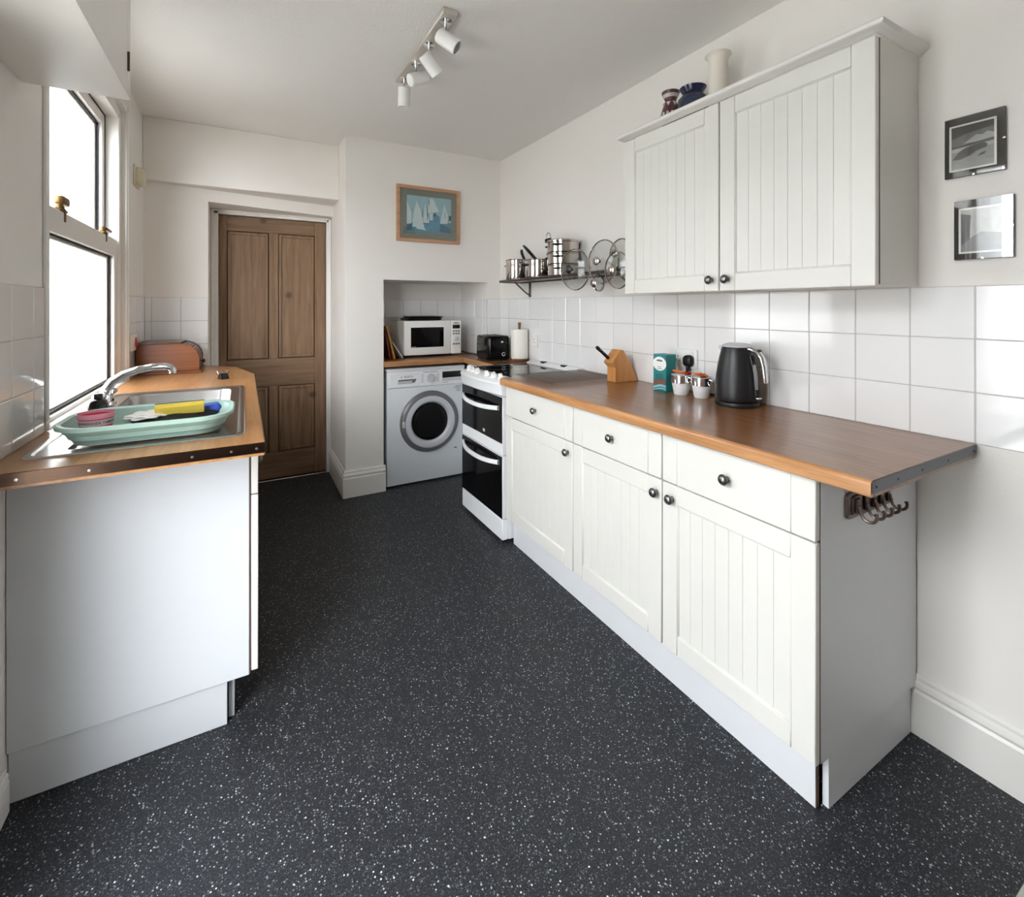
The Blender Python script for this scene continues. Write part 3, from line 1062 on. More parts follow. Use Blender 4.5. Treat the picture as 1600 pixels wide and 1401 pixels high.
obj('button_strip', box(nb(), 1.300, 1.452, wy - .0030, wy - .001, .736, .757, .001), 'silver', cpn)
m = nb()
for i, (x, L) in enumerate(((1.405, .05), (1.395, .06), (1.41, .04), (1.415, .035))):
    box(m, x, x + L, wy - .0006, wy + .001, .690 - i * .0125, .694 - i * .0125)
box(m, 1.395, 1.418, wy - .0006, wy + .001, .220, .227)
obj('badge_print', m, 'ink', u)
dm = to((1.200, wy, .448), (0, -1, 0))
dr = obj('porthole_door', lathe(nb(), [(.150, -.002), (.222, -.002), (.226, .006), (.222, .018), (.206, .028), (.192, .030), (.190, .026)], 56, 0, dm), 'grey', u)
obj('door_ring', lathe(nb(), [(.191, .026), (.189, .031), (.172, .036), (.152, .032), (.142, .018), (.138, .010)], 56, 0, dm), 'silver', dr)
obj('gasket_ring', lathe(nb(), [(.139, .012), (.132, .004), (.128, -.001)], 56, 0, dm), 'drum', dr)
obj('glass_bowl', lathe(nb(), [(.136, .008), (.130, .016), (.110, .020), (.070, .018), (.030, .012), (0, .011)], 48, 0, dm), 'porthole', dr)
obj('door_catch', prism(nb(), [(.194, -.022), (.214, -.020), (.214, .022), (.194, .024)], .026, .034, 'Z', 0, .002, dm @ Matrix.Rotation(PI, 4, 'Z')), 'silver', dr)

# corner worktop over the washing machine
u = thing('worktop', 'L-shaped wood-effect worktop in the alcove corner under the microwave', 'worktop', (1.3, 3.5, ZT - .038))
z0, z1 = ZT - .038, ZT
m = nb()
prism(m, [(AX0 + .002, 3.325), (1.452, 3.325), (1.452, 2.846), (1.783, 2.846), (1.783, YF - .008), (AX1 - .008, YF - .008), (AX1 - .008, AY - .008), (AX0 + .002, AY - .008)], z0, z1)
obj('top', m, 'topx', u, False)
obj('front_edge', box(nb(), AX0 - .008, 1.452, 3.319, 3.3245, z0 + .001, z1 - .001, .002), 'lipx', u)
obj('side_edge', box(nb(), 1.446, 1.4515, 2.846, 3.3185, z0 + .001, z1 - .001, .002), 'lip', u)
obj('end_strip', box(nb(), 1.456, 1.783, 2.8425, 2.8455, z0 + .002, z1 - .0005, .001), 'blackgloss', u)
obj('filler_panel', box(nb(), 1.500, 1.780, 2.860, 3.366, .001, .8715), 'panel', label='white filler panel between washing machine and cooker', cat='panel', smooth=False)

# ------------------------------------------------------------------ microwave and things around it
u = thing('microwave', 'white microwave oven on the alcove worktop', 'microwave', (1.28, 3.68, ZT))
mx0, mx1, my = 1.046, 1.505, 3.505
obj('casing', box(nb(), mx0, mx1, my + .012, 3.865, .925, 1.186, .004), 'whiteplastic', u)
m = nb()
for x in (mx0 + .05, mx1 - .05):
    for y in (my + .06, 3.82):
        lathe(m, [(0, 0), (.014, 0), (.014, .016), (0, .016)], 12, 0, Matrix.Translation((x, y, ZT)))
obj('feet', m, 'black', u)
dr = obj('door', box(nb(), mx0, 1.418, my, my + .0125, .926, 1.185, .005, 2), 'whiteplastic', u)
obj('door_window', box(nb(), 1.096, 1.358, my - .0015, my + .001, .984, 1.136, .0006), 'darkglass', dr)
obj('window_print', box(nb(), 1.101, 1.136, my - .0018, my - .0014, .988, .991), 'silver', dr, False)
pn = obj('control_panel', box(nb(), 1.4195, mx1, my, my + .0125, .926, 1.185, .004, 2), 'whiteplastic', u)
obj('display', box(nb(), 1.432, 1.494, my - .0012, my + .001, 1.122, 1.152, .0005), 'blackgloss', pn)
obj('name_print', box(nb(), 1.440, 1.484, my - .0006, my + .001, 1.162, 1.168), 'ink', pn, False)
for i in range(3):
    for j in range(2):
        obj('key', box(nb(), 1.434 + i * .021, 1.450 + i * .021, my - .0016, my + .001, 1.076 + j * .020, 1.088 + j * .020, .0006), 'grey', pn)
obj('dial', lathe(nb(), [(0, 0), (.017, 0), (.016, .012), (.013, .014), (0, .014)], 24, 0, to((1.462, my, 1.042), (0, -1, 0))), 'silver', pn)
for i in range(3):
    obj('key', box(nb(), 1.434 + i * .021, 1.450 + i * .021, my - .0016, my + .001, .995, 1.007, .0006), 'grey', pn)
obj('open_button', box(nb(), 1.433, 1.493, my - .0016, my + .001, .940, .970, .001), 'whiteplastic', pn)
# dark grill pans lying on top
m = nb()
loft(m, [[(x, y, 1.1875) for x, y in rrect(1.10, 1.365, 3.56, 3.80, .03)], [(x, y, 1.203) for x, y in rrect(1.092, 1.373, 3.552, 3.808, .035)], [(x, y, 1.204) for x, y in rrect(1.10, 1.365, 3.56, 3.80, .03)], [(x, y, 1.195) for x, y in rrect(1.108, 1.357, 3.568, 3.792, .028)]])
obj('baking_tray', m, 'black', label='lower black baking tray lying on the microwave', cat='baking tray', group='black trays on the microwave')
m = nb()
loft(m, [[(x, y, 1.2045) for x, y in rrect(1.122, 1.37, 3.57, 3.79, .03)], [(x, y, 1.217) for x, y in rrect(1.112, 1.392, 3.562, 3.798, .035)], [(x, y, 1.2185) for x, y in rrect(1.12, 1.372, 3.57, 3.79, .03)], [(x, y, 1.210) for x, y in rrect(1.128, 1.364, 3.578, 3.782, .028)]])
obj('baking_tray', m, 'black', label='upper black baking tray with a wider rim, on top of the other', cat='baking tray', group='black trays on the microwave')
# boards leaning at the left of the alcove
def lean(xb, xt, h, th, matn, label, y0=3.42, y1=3.72):
    m = nb()
    a = math.atan2(xb - xt, h)
    L = math.hypot(h, xb - xt)
    prism(m, rrect(y0, y1, 0, L, .012), 0, th, 'X', 0, 0, Matrix.Translation((xb, 0, ZT + .0005 + th * math.sin(a))) @ Matrix.Rotation(-a, 4, 'Y') )
    obj('chopping_board', m, matn, label=label, cat='chopping board', group='boards leaning in the alcove')
lean(.920, .882, .215, .010, 'boardred', 'dark red board closest to the alcove side', 3.44, 3.74)
lean(.950, .892, .240, .009, 'boardyellow', 'ochre wooden board leaning between two others', 3.43, 3.75)
lean(1.022, .925, .150, .004, 'whiteplastic', 'thin white board leaning against the wooden board', 3.46, 3.70)

# toaster
u = thing('toaster', 'black two-slice toaster on the alcove worktop', 'toaster', (1.60, 3.13, ZT))
def toaster():
    ang = math.radians(-6)
    R = Matrix.Translation((1.598, 3.135, ZT)) @ Matrix.Rotation(ang, 4, 'Z')
    m = nb()
    L = []
    for z, k in ((.012, .97), (.02, 1), (.10, 1.0), (.150, .985), (.168, .955), (.174, .90)):
        L.append([(x * k, y * k, z) for x, y in rrect(-.088, .088, -.135, .135, .034, 6)])
    loft(m, L, Mx=R)
    bd = obj('casing', m, 'toaster', u)
    obj('foot_skirt', loft(nb(), [[(x, y, .0005) for x, y in rrect(-.080, .080, -.126, .126, .03)], [(x, y, .0125) for x, y in rrect(-.084, .084, -.130, .130, .032)]], Mx=R), 'black', u)
    for x in (-.032, .032):
        obj('slot', box(nb(), x - .015, x + .015, -.10, .10, .1742, .1752, 0, 1, 0, R), 'rubber', bd)
    obj('control_ring', lathe(nb(), [(.009, 0), (.014, 0), (.014, .004), (.009, .004), (.009, 0)], 20, 0, R @ to((.030, -.1345, .046), (0, -1, 0))), 'chrome', bd)
    obj('badge', prism(nb(), [(-.010, 0), (.010, 0), (.006, .010), (-.002, .012), (-.008, .007)], 0, .0006, 'Z', 0, 0, R @ face_m((.020, -.1355, .128), (1, 0, 0), (0, 0, 1))), 'silver', bd)
    obj('lever', box(nb(), .048, .066, -.148, -.134, .118, .130, .002, 1, 0, R), 'black', u)
toaster()
# flex of the microwave trailing on the worktop
obj('power_cord', tube(nb(), [(1.508, 3.70, ZT + .05), (1.54, 3.66, ZT + .030), (1.58, 3.56, ZT + .006), (1.61, 3.44, ZT + .0045), (1.635, 3.36, ZT + .0045), (1.655, 3.30, ZT + .0045)], .0035, 6), 'black', label='thin black power cord behind the microwave and toaster', cat='power cord')

# kitchen roll
u = thing('kitchen_roll_holder', 'wooden kitchen roll holder with brown peg', 'roll holder', (1.715, 2.945, ZT))
obj('base', lathe(nb(), [(0, .0005), (.064, .0005), (.066, .004), (.066, .014), (.063, .017), (0, .017)], 32, 0, Matrix.Translation((1.715, 2.945, ZT))), 'redwood', u)
obj('peg', lathe(nb(), [(0, .017), (.009, .017), (.009, .235), (.0115, .268), (.0105, .272), (0, .272)], 12, 0, Matrix.Translation((1.715, 2.945, ZT))), 'redwood', u)
m = nb()
lathe(m, [(.020, .0175), (.060, .0175), (.0605, .020), (.0605, .222), (.060, .2235), (.020, .2235), (.020, .0175)], 36, 0, Matrix.Translation((1.715, 2.945, ZT)))
L = []
for z in (ZT + .012, ZT + .2235):
    L.append([(1.715 + r * math.cos(a), 2.945 + r * math.sin(a), z) for a, r in ((math.radians(170), .0610), (math.radians(185), .0625), (math.radians(197), .0655), (math.radians(197), .0645), (math.radians(185), .0618), (math.radians(170), .0600))])
loft(m, L)
obj('kitchen_roll', m, 'paper', label='white kitchen paper roll standing by the toaster', cat='kitchen roll')

def socket(name, y, z, wdt, label, plugs=()):
    u = thing(name, label, 'socket', (XR - .007, y, z))
    xf = XR - .0075
    obj('plate', box(nb(), xf - .009, xf, y - wdt / 2, y + wdt / 2, z - .043, z + .043, .003, 2), 'whiteplastic', u)
    k = 2 if wdt > .1 else 1
    for i in range(k):
        yc = y + (0 if k == 1 else (.034 if i == 0 else -.034))
        obj('switch', box(nb(), xf - .013, xf - .0085, yc + (-.022 if k == 2 and i else .008), yc + (-.008 if k == 2 and i else .022), z + .014, z + .034, .0015), 'whiteplastic', u)
        h = nb()
        for dy, dz, a, c in ((0, .008, .0022, .004), (-.011, -.012, .0032, .0022), (.011, -.012, .0032, .0022)):
            box(h, xf - .0094, xf - .0086, yc + dy - a, yc + dy + a, z + dz - c, z + dz + c)
        obj('pin_holes', h, 'black', u)
    return u
socket('double_socket', 1.536, 1.056, .146, 'white double socket on the tiles behind the teal box')
socket('single_socket', 2.845, 1.055, .086, 'white single socket behind the kitchen roll')
u = thing('plug', 'black plug in the double socket by the kettle', 'plug', (1.76, 1.502, 1.0))
m = nb()
L = []
for x, k in ((1.7728, 1), (1.760, 1), (1.752, .9), (1.748, .7)):
    L.append([(x, 1.502 + (y - 1.502) * k, 1.046 + (z - 1.046) * k) for y, z in rrect(1.477, 1.527, 1.020, 1.074, .020)])
loft(m, L)
obj('plug_body', m, 'blacksatin', u)
m = nb()
tube(m, [(1.762, 1.502, 1.022), (1.758, 1.502, 1.005), (1.756, 1.502, .985)], [.010, .008, .005], 10)
tube(m, [(1.756, 1.502, .986), (1.757, 1.48, .945), (1.762, 1.45, .918), (1.766, 1.40, .9145), (1.764, 1.34, .9145), (1.745, 1.28, .9145), (1.735, 1.265, .9155)], .0033, 8)
obj('flex', m, 'black', u)

# cooling rack across the hob edge
u = thing('cooling_rack', 'dark wire cooling rack on the worktop beside the hob', 'rack', (1.52, 2.10, ZT))
Rk = Matrix.Translation((1.500, 2.085, ZT)) @ Matrix.Rotation(math.radians(-3), 4, 'Z')
for i in range(12):
    y = -.165 + .030 * i
    obj('wire', tube(nb(), [(-.215, y, .015), (.225, y, .015)], .0020, 6, 0, False, True, Rk), 'rackwire', u)
for x in (-.180, .200):
    obj('cross_bar', tube(nb(), [(x, -.172, .0102), (x, .172, .0102)], .0024, 6, 0, False, True, Rk), 'rackwire', u)
m = nb()
for x in (-.180, .200):
    for y in (-.16, .16):
        tube(m, [(x, y, .0102), (x, y, .0006)], .003, 6, 0, False, True, Rk)
obj('feet', m, 'rackwire', u)

# knife block with one knife
u = thing('knife_block', 'slanted wooden knife block beside the cooling rack', 'knife block', (1.70, 1.88, ZT))
m = nb()
# side profile in (x, z): mouth leans out over the worktop, tail against the wall tiles
poly = [(0, .0005), (.140, .0005), (.140, .012), (.052, .162), (.030, .166), (-.024, .100), (0, .076)]
Rb = Matrix.Translation((1.637, 1.878, ZT)) @ Matrix.Rotation(math.radians(-3), 4, 'Z')
prism(m, poly, -.035, .035, 'Y', 0, .002, Rb)
obj('block', m, 'blockwood', u)
mid = Vector((-.008, .012, .119))
nm = Vector((-.775, 0, .632)).normalized()
tm = Vector((.632, 0, .775))
obj('slot', box(nb(), -.008, .008, -.0035, .0035, -.0004, .0006, 0, 1, 0, Rb @ Matrix.Translation(mid) @ Matrix((tm, Vector((0, 1, 0)), nm)).transposed().to_4x4()), 'crack', u, False)
u = thing('kitchen_knife', 'black-handled knife sticking out of the knife block', 'knife', (1.62, 1.89, 1.02))
m = nb()
hp = [mid + nm * t for t in (.002, .012, .03, .055, .08, .093, .099)]
tube(m, hp, [.0075, .0085, .0085, .0078, .0092, .0098, .006], 10, 0, False, True, Rb)
kn = obj('handle', m, 'black', u)
for t in (.025, .05, .075):
    obj('rivet', lathe(nb(), [(0, 0), (.0022, 0), (0, .0008)], 8, 0, Rb @ to(mid + nm * t + Vector((0, -.0086, 0)), (0, -1, 0))), 'steel', kn)

# teal tea carton
u = thing('tea_carton', 'teal carton with a round white label on the worktop', 'carton', (1.68, 1.564, ZT))
tx0, tx1, ty0, ty1, tz = 1.648, 1.712, 1.526, 1.602, 1.077
obj('box', box(nb(), tx0, tx1, ty0, ty1, ZT + .0005, tz, .0012), 'teal', u)
m = nb()
xf = tx0 - .0004
lathe(m, [(0, 0), (.0315, 0), (.0315, .0003), (0, .0003)], 40, 0, to((xf + .0003, 1.564, 1.035), (-1, 0, 0)) @ Matrix.Diagonal((1.25, 1, 1, 1)))
obj('round_label', m, 'paperwhite', u)
fm = lambda y, z: face_m((xf - .0004, y, z), (0, -1, 0), (0, 0, 1))
m = nb()
for k, (z, wd) in enumerate(((1.052, .026), (1.046, .034), (1.020, .018), (1.012, .028))):
    box(m, xf - .0006, xf, 1.564 - wd / 2, 1.564 + wd / 2, z, z + (.005 if k == 1 else .002))
obj('label_print', m, 'ink', u)
m = nb()
for z in (.984, .9755, .967):
    box(m, xf - .0002, xf + .0002, 1.542, 1.588, z, z + .004)
obj('band_print', m, 'tealdark', u)
def wave(z, a, h, mn, nm, off=.0):
    m = nb()
    n = 12
    up, dn = [], []
    for i in range(n + 1):
        y = ty0 + .0008 + (ty1 - ty0 - .0016) * i / n
        zz = z + a * math.sin(i / n * PI * 1.1 + .5)
        up.append((y, zz + h / 2))
        dn.append((y, max(zz - h / 2, ZT + .002)))
    prism(m, up + dn[::-1], xf - off, xf + .0006, 'X')
    obj(nm, m, mn, u)
wave(.9485, .007, .024, 'copper', 'picture_band')
wave(.9245, .007, .022, 'tealpale', 'wave_print')
wave(.9235, .007, .0035, 'tealdark', 'wave_print', .0002)
wave(.9135, .005, .0035, 'tealdark', 'wave_print', .0002)

# two cups with sachets
def cup(x, y, label):
    u = thing('cup', label, 'cup', (x, y, ZT), group='white cups with steel bands')
    T = Matrix.Translation((x, y, ZT))
    obj('bowl', lathe(nb(), [(0, .0005), (.029, .0005), (.031, .003), (.040, .056), (.0415, .088), (.039, .088), (.0375, .056), (.028, .006), (0, .006)], 32, 0, T), 'white', u)
    obj('steel_band', lathe(nb(), [(.0395, .052), (.0445, .053), (.0445, .086), (.0415, .0865)], 32, 0, T), 'chrome', u)
    m = nb()
    tube(m, [(x - .004, y - .040, ZT + .080), (x - .006, y - .057, ZT + .078), (x - .006, y - .060, ZT + .066), (x - .004, y - .044, ZT + .056)], .0035, 8)
    obj('handle', m, 'chrome', u)
cup(1.672, 1.462, 'white cup with steel band next to the teal carton')
cup(1.688, 1.368, 'white cup with steel band nearer the kettle')
def sachet(cx, cy, cz, rz, rx, ry, matn, label, sx=.022, sy=.028, g=None):
    R = Matrix.Translation((cx, cy, cz)) @ Matrix.Rotation(rz, 4, 'Z') @ Matrix.Rotation(rx, 4, 'X') @ Matrix.Rotation(ry, 4, 'Y')
    m = nb()
    L = []
    for z, k in ((-.0035, .88), (0, 1), (.0035, .88)):
        L.append([(x * k, y * k, z) for x, y in rrect(-sx, sx, -sy, sy, .004)])
    loft(m, L, Mx=R)
    obj('sachet', m, matn, label=label, cat='sachet', group=g)
sachet(1.668, 1.464, ZT + .097, .2, .06, .32, 'orange', 'orange sachet in the cup next to the teal carton', g='orange sachets in cups')
sachet(1.684, 1.370, ZT + .097, -.3, -.12, .32, 'orange', 'orange sachet in the cup nearer the kettle', g='orange sachets in cups')
sachet(1.700, 1.448, ZT + .083, .1, 0, 1.35, 'crimson', 'crimson sachet standing behind the first cup rim', sx=.018, sy=.016, g='crimson sachets in cups')
sachet(1.713, 1.378, ZT + .082, .1, 0, 1.35, 'crimson', 'crimson sachet standing at the back of the second cup', sx=.018, sy=.014, g='crimson sachets in cups')

# kettle
u = thing('kettle', 'black electric kettle with chrome handle', 'kettle', (1.685, 1.20, ZT))
KT = Matrix.Translation((1.685, 1.200, ZT))
obj('power_base', lathe(nb(), [(0, .0005), (.079, .0005), (.081, .004), (.079, .016), (.074, .020), (0, .020)], 40, 0, KT), 'blacksatin', u)
obj('body', lathe(nb(), [(0, .0205), (.0765, .0205), (.0790, .026), (.0795, .040), (.0785, .075), (.0755, .115), (.0700, .155), (.0630, .192), (.0555, .222), (.0525, .228), (0, .228)], 48, 0, KT), 'blacksatin', u)
obj('lid', lathe(nb(), [(.0535, .2275), (.0545, .231), (.050, .236), (.034, .2415), (0, .2435)], 36, 0, KT), 'silver', u)
m = nb()
prism(m, [(.040, .212), (.058, .196), (.076, .222), (.074, .228), (.045, .229)], -.014, .014, 'X', 0, .003, KT)
obj('spout', m, 'silver', u)
hz = [(-.048, .222), (-.066, .221), (-.086, .212), (-.104, .190), (-.113, .158), (-.117, .122), (-.118, .100)]
m = nb()
tube(m, [(0, y, z) for y, z in hz], [.014, .0145, .0145, .014, .013, .012, .009], 12, 0, False, True, KT, .75)
hd = obj('handle', m, 'chrome', u)
obj('lid_button', box(nb(), -.009, .009, -.098, -.074, .2125, .2225, .003, 2, 0, KT @ Matrix.Translation((0, 0, 0))), 'black', hd)
m = nb()
tube(m, [(0, -.0555, .195), (0, -.0685, .155), (0, -.0755, .115), (0, -.0785, .075), (0, -.079, .040)], [.013, .014, .014, .014, .012], 10, 0, False, True, KT, .8)
sp = obj('handle_spine', m, 'blackgloss', u)
m = nb()
tube(m, [(-.006, -.0775, .165), (-.006, -.083, .135), (-.006, -.086, .100), (-.006, -.0875, .072)], [.006, .0072, .0072, .006], 8, 0, False, True, KT, .8)
obj('water_gauge', m, 'grey', sp)
m = nb()
box(m, -.010, .010, -.098, -.084, .036, .043, .002, 1, 0, KT)
obj('switch', m, 'chrome', u)

# hook rail on the end of the run
u = thing('hook_rail', 'aged metal rail of five hooks on the cabinet end', 'hook rail', (1.50, .655, .73))
m = nb()
prism(m, rrect(1.370, 1.600, .738, .806, .012), .6545, .6630, 'Y', 0, .001)
prism(m, rrect(1.388, 1.584, .748, .797, .008), .6500, .6550, 'Y', 0, .001)
obj('back_plate', m, 'hookmetal', u)
for i in range(5):
    x = 1.405 + i * .041
    m = nb()
    box(m, x - .008, x + .008, .6440, .6500, .752, .792, .002)
    pts = [(x, .646, .772), (x, .641, .758)]
    for k in range(9):
        a = math.radians(190 + 200 * k / 8)
        pts.append((x, .622 + .018 * -math.cos(a), .756 + .018 * math.sin(a)))
    tube(m, pts, [.006, .005] + [.0040] * 8 + [.0052], 8)
    obj('hook', m, 'hookmetal', u)

# ------------------------------------------------------------------ things on top of the wall cabinets
m = nb()
lathe(m, [(0, .0), (.036, .0), (.036, .225), (.041, .242), (.050, .250), (.050, .254), (.046, .256), (.034, .244), (.031, .225), (.030, .01), (0, .01)], 32, 0, Matrix.Translation((1.662, 1.268, 2.0515)))
obj('vase', m, 'cream', label='tall cream cylinder vase with flared rim on the wall cabinets', cat='vase', group='vases on the wall cabinets')
m = nb()
lathe(m, [(0, 0), (.032, 0), (.058, .035), (.064, .068), (.058, .095), (.044, .108), (.040, .116), (.052, .131), (.054, .135), (.050, .136), (.036, .118), (.050, .09), (.03, .01), (0, .01)], 32, 0, Matrix.Translation((1.640, 1.372, 2.0515)) @ Matrix.Diagonal((1, 1, 1.16, 1)))
obj('vase', m, 'navy', label='squat navy blue glazed vase on the wall cabinets', cat='vase', group='vases on the wall cabinets')
u = thing('vase', 'small maroon and grey patterned vase on the wall cabinets', 'vase', (1.640, 1.492, 2.0515), group='vases on the wall cabinets')
T = Matrix.Translation((1.640, 1.492, 2.0515)) @ Matrix.Diagonal((1, 1, 1.20, 1))
obj('body', lathe(nb(), [(0, 0), (.024, 0), (.036, .03), (.044, .06), (.042, .075), (.034, .098), (.024, .118), (.0235, .123), (.028, .135), (.038, .150), (.0385, .155), (.035, .156), (.020, .125), (0, .12)], 28, 0, T), 'maroon', u)
m = nb()
lathe(m, [(.0276, .1325), (.0345, .1435), (.0350, .1430), (.0284, .1318)], 28, 0, T)
obj('neck_band', m, 'zig', u)
for i in range(14):
    m = nb()
    a = 2 * PI * i / 14
    box(m, .0405, .0450, -.006, .006, .052, .076, .002, 1, 0, T @ Matrix.Rotation(a, 4, 'Z') @ Matrix.Translation((.0009, 0, 0)) )
    obj('painted_stripe', m, 'zig', u)
for i in range(7):
    a = 2 * PI * i / 7
    m = nb()
    prism(m, [(-.009, .113), (.009, .113), (0, .098)], .029, .0335, 'X', 0, 0, T @ Matrix.Rotation(a, 4, 'Z'))
    obj('painted_triangle', m, 'zig', u)

# ------------------------------------------------------------------ pan shelf
u = thing('pan_shelf', 'brushed metal wall shelf carrying saucepans and lids', 'shelf', (1.69, 2.35, 1.45))
SZ = 1.475
obj('shelf_plate', box(nb(), 1.606, 1.788, 1.69, 3.035, SZ - .004, SZ, .001), 'darksteel', u)
obj('front_rail', tube(nb(), [(1.786, 3.040, SZ - .002), (1.625, 3.040, SZ - .002), (1.608, 3.035, SZ - .002), (1.602, 3.020, SZ - .002), (1.602, 2.6, SZ - .002), (1.602, 1.70, SZ - .002)], .0095, 12), 'darksteel', u)
obj('back_rail', box(nb(), 1.780, 1.7885, 1.69, 3.035, SZ - .012, SZ + .012, .002), 'darksteel', u)
for y in (2.915, 1.85):
    m = nb()
    box(m, 1.780, 1.7885, y - .012, y + .012, 1.362, SZ - .012, .002)
    tube(m, [(1.781, y, 1.375), (1.74, y, 1.40), (1.66, y, SZ - .010)], .005, 8)
    obj('bracket', m, 'darksteel', u)

def saucepan(cx, cy, r, h, label, handle=None, name='saucepan'):
    z = SZ + .001
    u = thing(name, label, 'saucepan', (cx, cy, z), group='saucepans on the wall shelf')
    T = Matrix.Translation((cx, cy, z))
    b = obj('pan_body', lathe(nb(), [(0, 0), (r - .012, 0), (r - .003, .004), (r, .012), (r, h - .004), (r + .004, h), (r + .0025, h + .002), (r - .003, h - .004), (r - .003, .012), (r - .012, .006), (0, .006)], 40, 0, T), 'pan', u)
    obj('base_disc', lathe(nb(), [(r - .012, .0002), (r + .0010, .0102), (r + .0010, .0135)], 40, 0, T), 'darksteel', b)
    return u
s1 = saucepan(1.692, 2.925, .086, .145, 'large steel saucepan at the corner end of the shelf')
m = nb()
tube(m, [(1.640, 2.992, SZ + .108), (1.634, 3.012, SZ + .108), (1.655, 3.022, SZ + .108), (1.668, 3.006, SZ + .108)], .005, 8)
obj('helper_handle', m, 'steel', s1)
obj('handle', tube(nb(), [(1.705, 2.850, SZ + .115), (1.703, 2.848, SZ + .135), (1.702, 2.888, SZ + .195), (1.702, 2.892, SZ + .218)], [.009, .011, .012, .009], 10), 'black', s1)
s2 = saucepan(1.694, 2.650, .092, .122, 'wide steel saucepan with the slanted black handle')
obj('handle', tube(nb(), [(1.640, 2.592, SZ + .118), (1.633, 2.622, SZ + .142), (1.622, 2.672, SZ + .186), (1.616, 2.710, SZ + .216), (1.615, 2.719, SZ + .224)], [.010, .015, .0155, .012, .007], 12, 0, False, True, None, .6), 'black', s2)
obj('grip', tube(nb(), [(1.625, 2.716, SZ + .088), (1.608, 2.722, SZ + .092), (1.592, 2.695, SZ + .092), (1.590, 2.660, SZ + .092), (1.606, 2.636, SZ + .088)], [.006, .008, .009, .008, .006], 8), 'black', s2)
# steamer tower of three tiers
s3 = thing('steamer', 'tall three-tier steel steamer in the middle of the shelf', 'steamer', (1.690, 2.375, SZ + .001), group='saucepans on the wall shelf')
for k in range(3):
    z = SZ + .001 + k * .070
    T = Matrix.Translation((1.690, 2.375, z))
    r = .096 if k else .091
    p = obj('tier', lathe(nb(), [(0, 0), (r - .008, 0), (r, .006), (r, .062), (r + .006, .065), (r + .006, .069), (r - .002, .069), (r - .003, .064), (r - .003, .008), (0, .005)], 40, 0, T), 'pan', s3)
    for ang in (118, 215):
        a0 = math.radians(ang)
        pts = []
        for i in range(7):
            a = a0 + math.radians(-17 + 34 * i / 6)
            rr = r + .001 + .020 * math.sin(PI * i / 6) ** .5 if 0 < i < 6 else r - .001
            pts.append((1.690 + rr * math.cos(a), 2.375 + rr * math.sin(a), z + .046))
        obj('side_handle', tube(nb(), pts, .0042, 8), 'black', p)
T = Matrix.Translation((1.690, 2.375, SZ + .001 + .2095))
ld = obj('steamer_lid', lathe(nb(), [(.099, .000), (.100, .004), (.094, .010), (.05, .014), (0, .015)], 36, 0, T), 'pan', s3)
m = nb()
pts = [(1.635, 2.455 + .026 * math.cos(PI * i / 10), SZ + .234 + .040 * math.sin(PI * i / 10)) for i in range(11)]
tube(m, pts, .0032, 8)
obj('bail_ring', m, 'steel', ld)
obj('bail_grip', box(nb(), 1.628, 1.642, 2.425, 2.486, SZ + .214, SZ + .240, .004), 'black', ld)

def lid(y, z, r, x, tilt, label, knobmat='black', yaw=0.):
    """glass lid hanging upright, knob towards the room"""
    u = thing('glass_pan_cover', label, 'pan lid', (x, y, z), group='glass pan lids hooked on the shelf')
    d = Vector((-math.cos(tilt) * math.cos(yaw), math.cos(tilt) * math.sin(yaw), math.sin(tilt)))
    Mx = to((x, y, z), d)
    obj('glass_dome', lathe(nb(), [(r - .002, 0), (r * .8, r * .085), (r * .5, r * .16), (r * .2, r * .19), (0, r * .195)], 40, 0, Mx), 'lid', u)
    obj('steel_rim', lathe(nb(), [(r - .003, -.003), (r + .002, -.004), (r + .003, .001), (r, .005), (r - .004, .003), (r - .003, -.003)], 48, 0, Mx), 'pan', u)
    k = r * .195
    obj('lid_knob', lathe(nb(), [(0, k), (.009, k), (.009, k + .010), (.021, k + .020), (.022, k + .026), (.016, k + .032), (0, k + .034)], 20, 0, Mx), knobmat, u)
lid(2.106, 1.497, .112, 1.577, -.04, 'glass pan lid hanging lowest, in front of the steamer', 'blacksatin', -.12)
lid(1.880, 1.522, .110, 1.583, .02, 'largest glass pan lid with a steel knob on the shelf', 'pan', -.04)
lid(1.815, 1.556, .078, 1.640, .05, 'glass pan lid standing behind the largest one', 'pan', .0)
lid(1.735, 1.552, .074, 1.690, .05, 'glass pan lid furthest right, standing upright by the wall cabinet', 'pan', .0)
lid(1.732, 1.468, .088, 1.548, -.06, 'glass pan lid half hidden by the wall cabinet', 'pan', .0)
lid(1.985, 1.421, .045, 1.640, -.15, 'small pan lid dangling under the shelf between two larger ones', 'pan', .0)

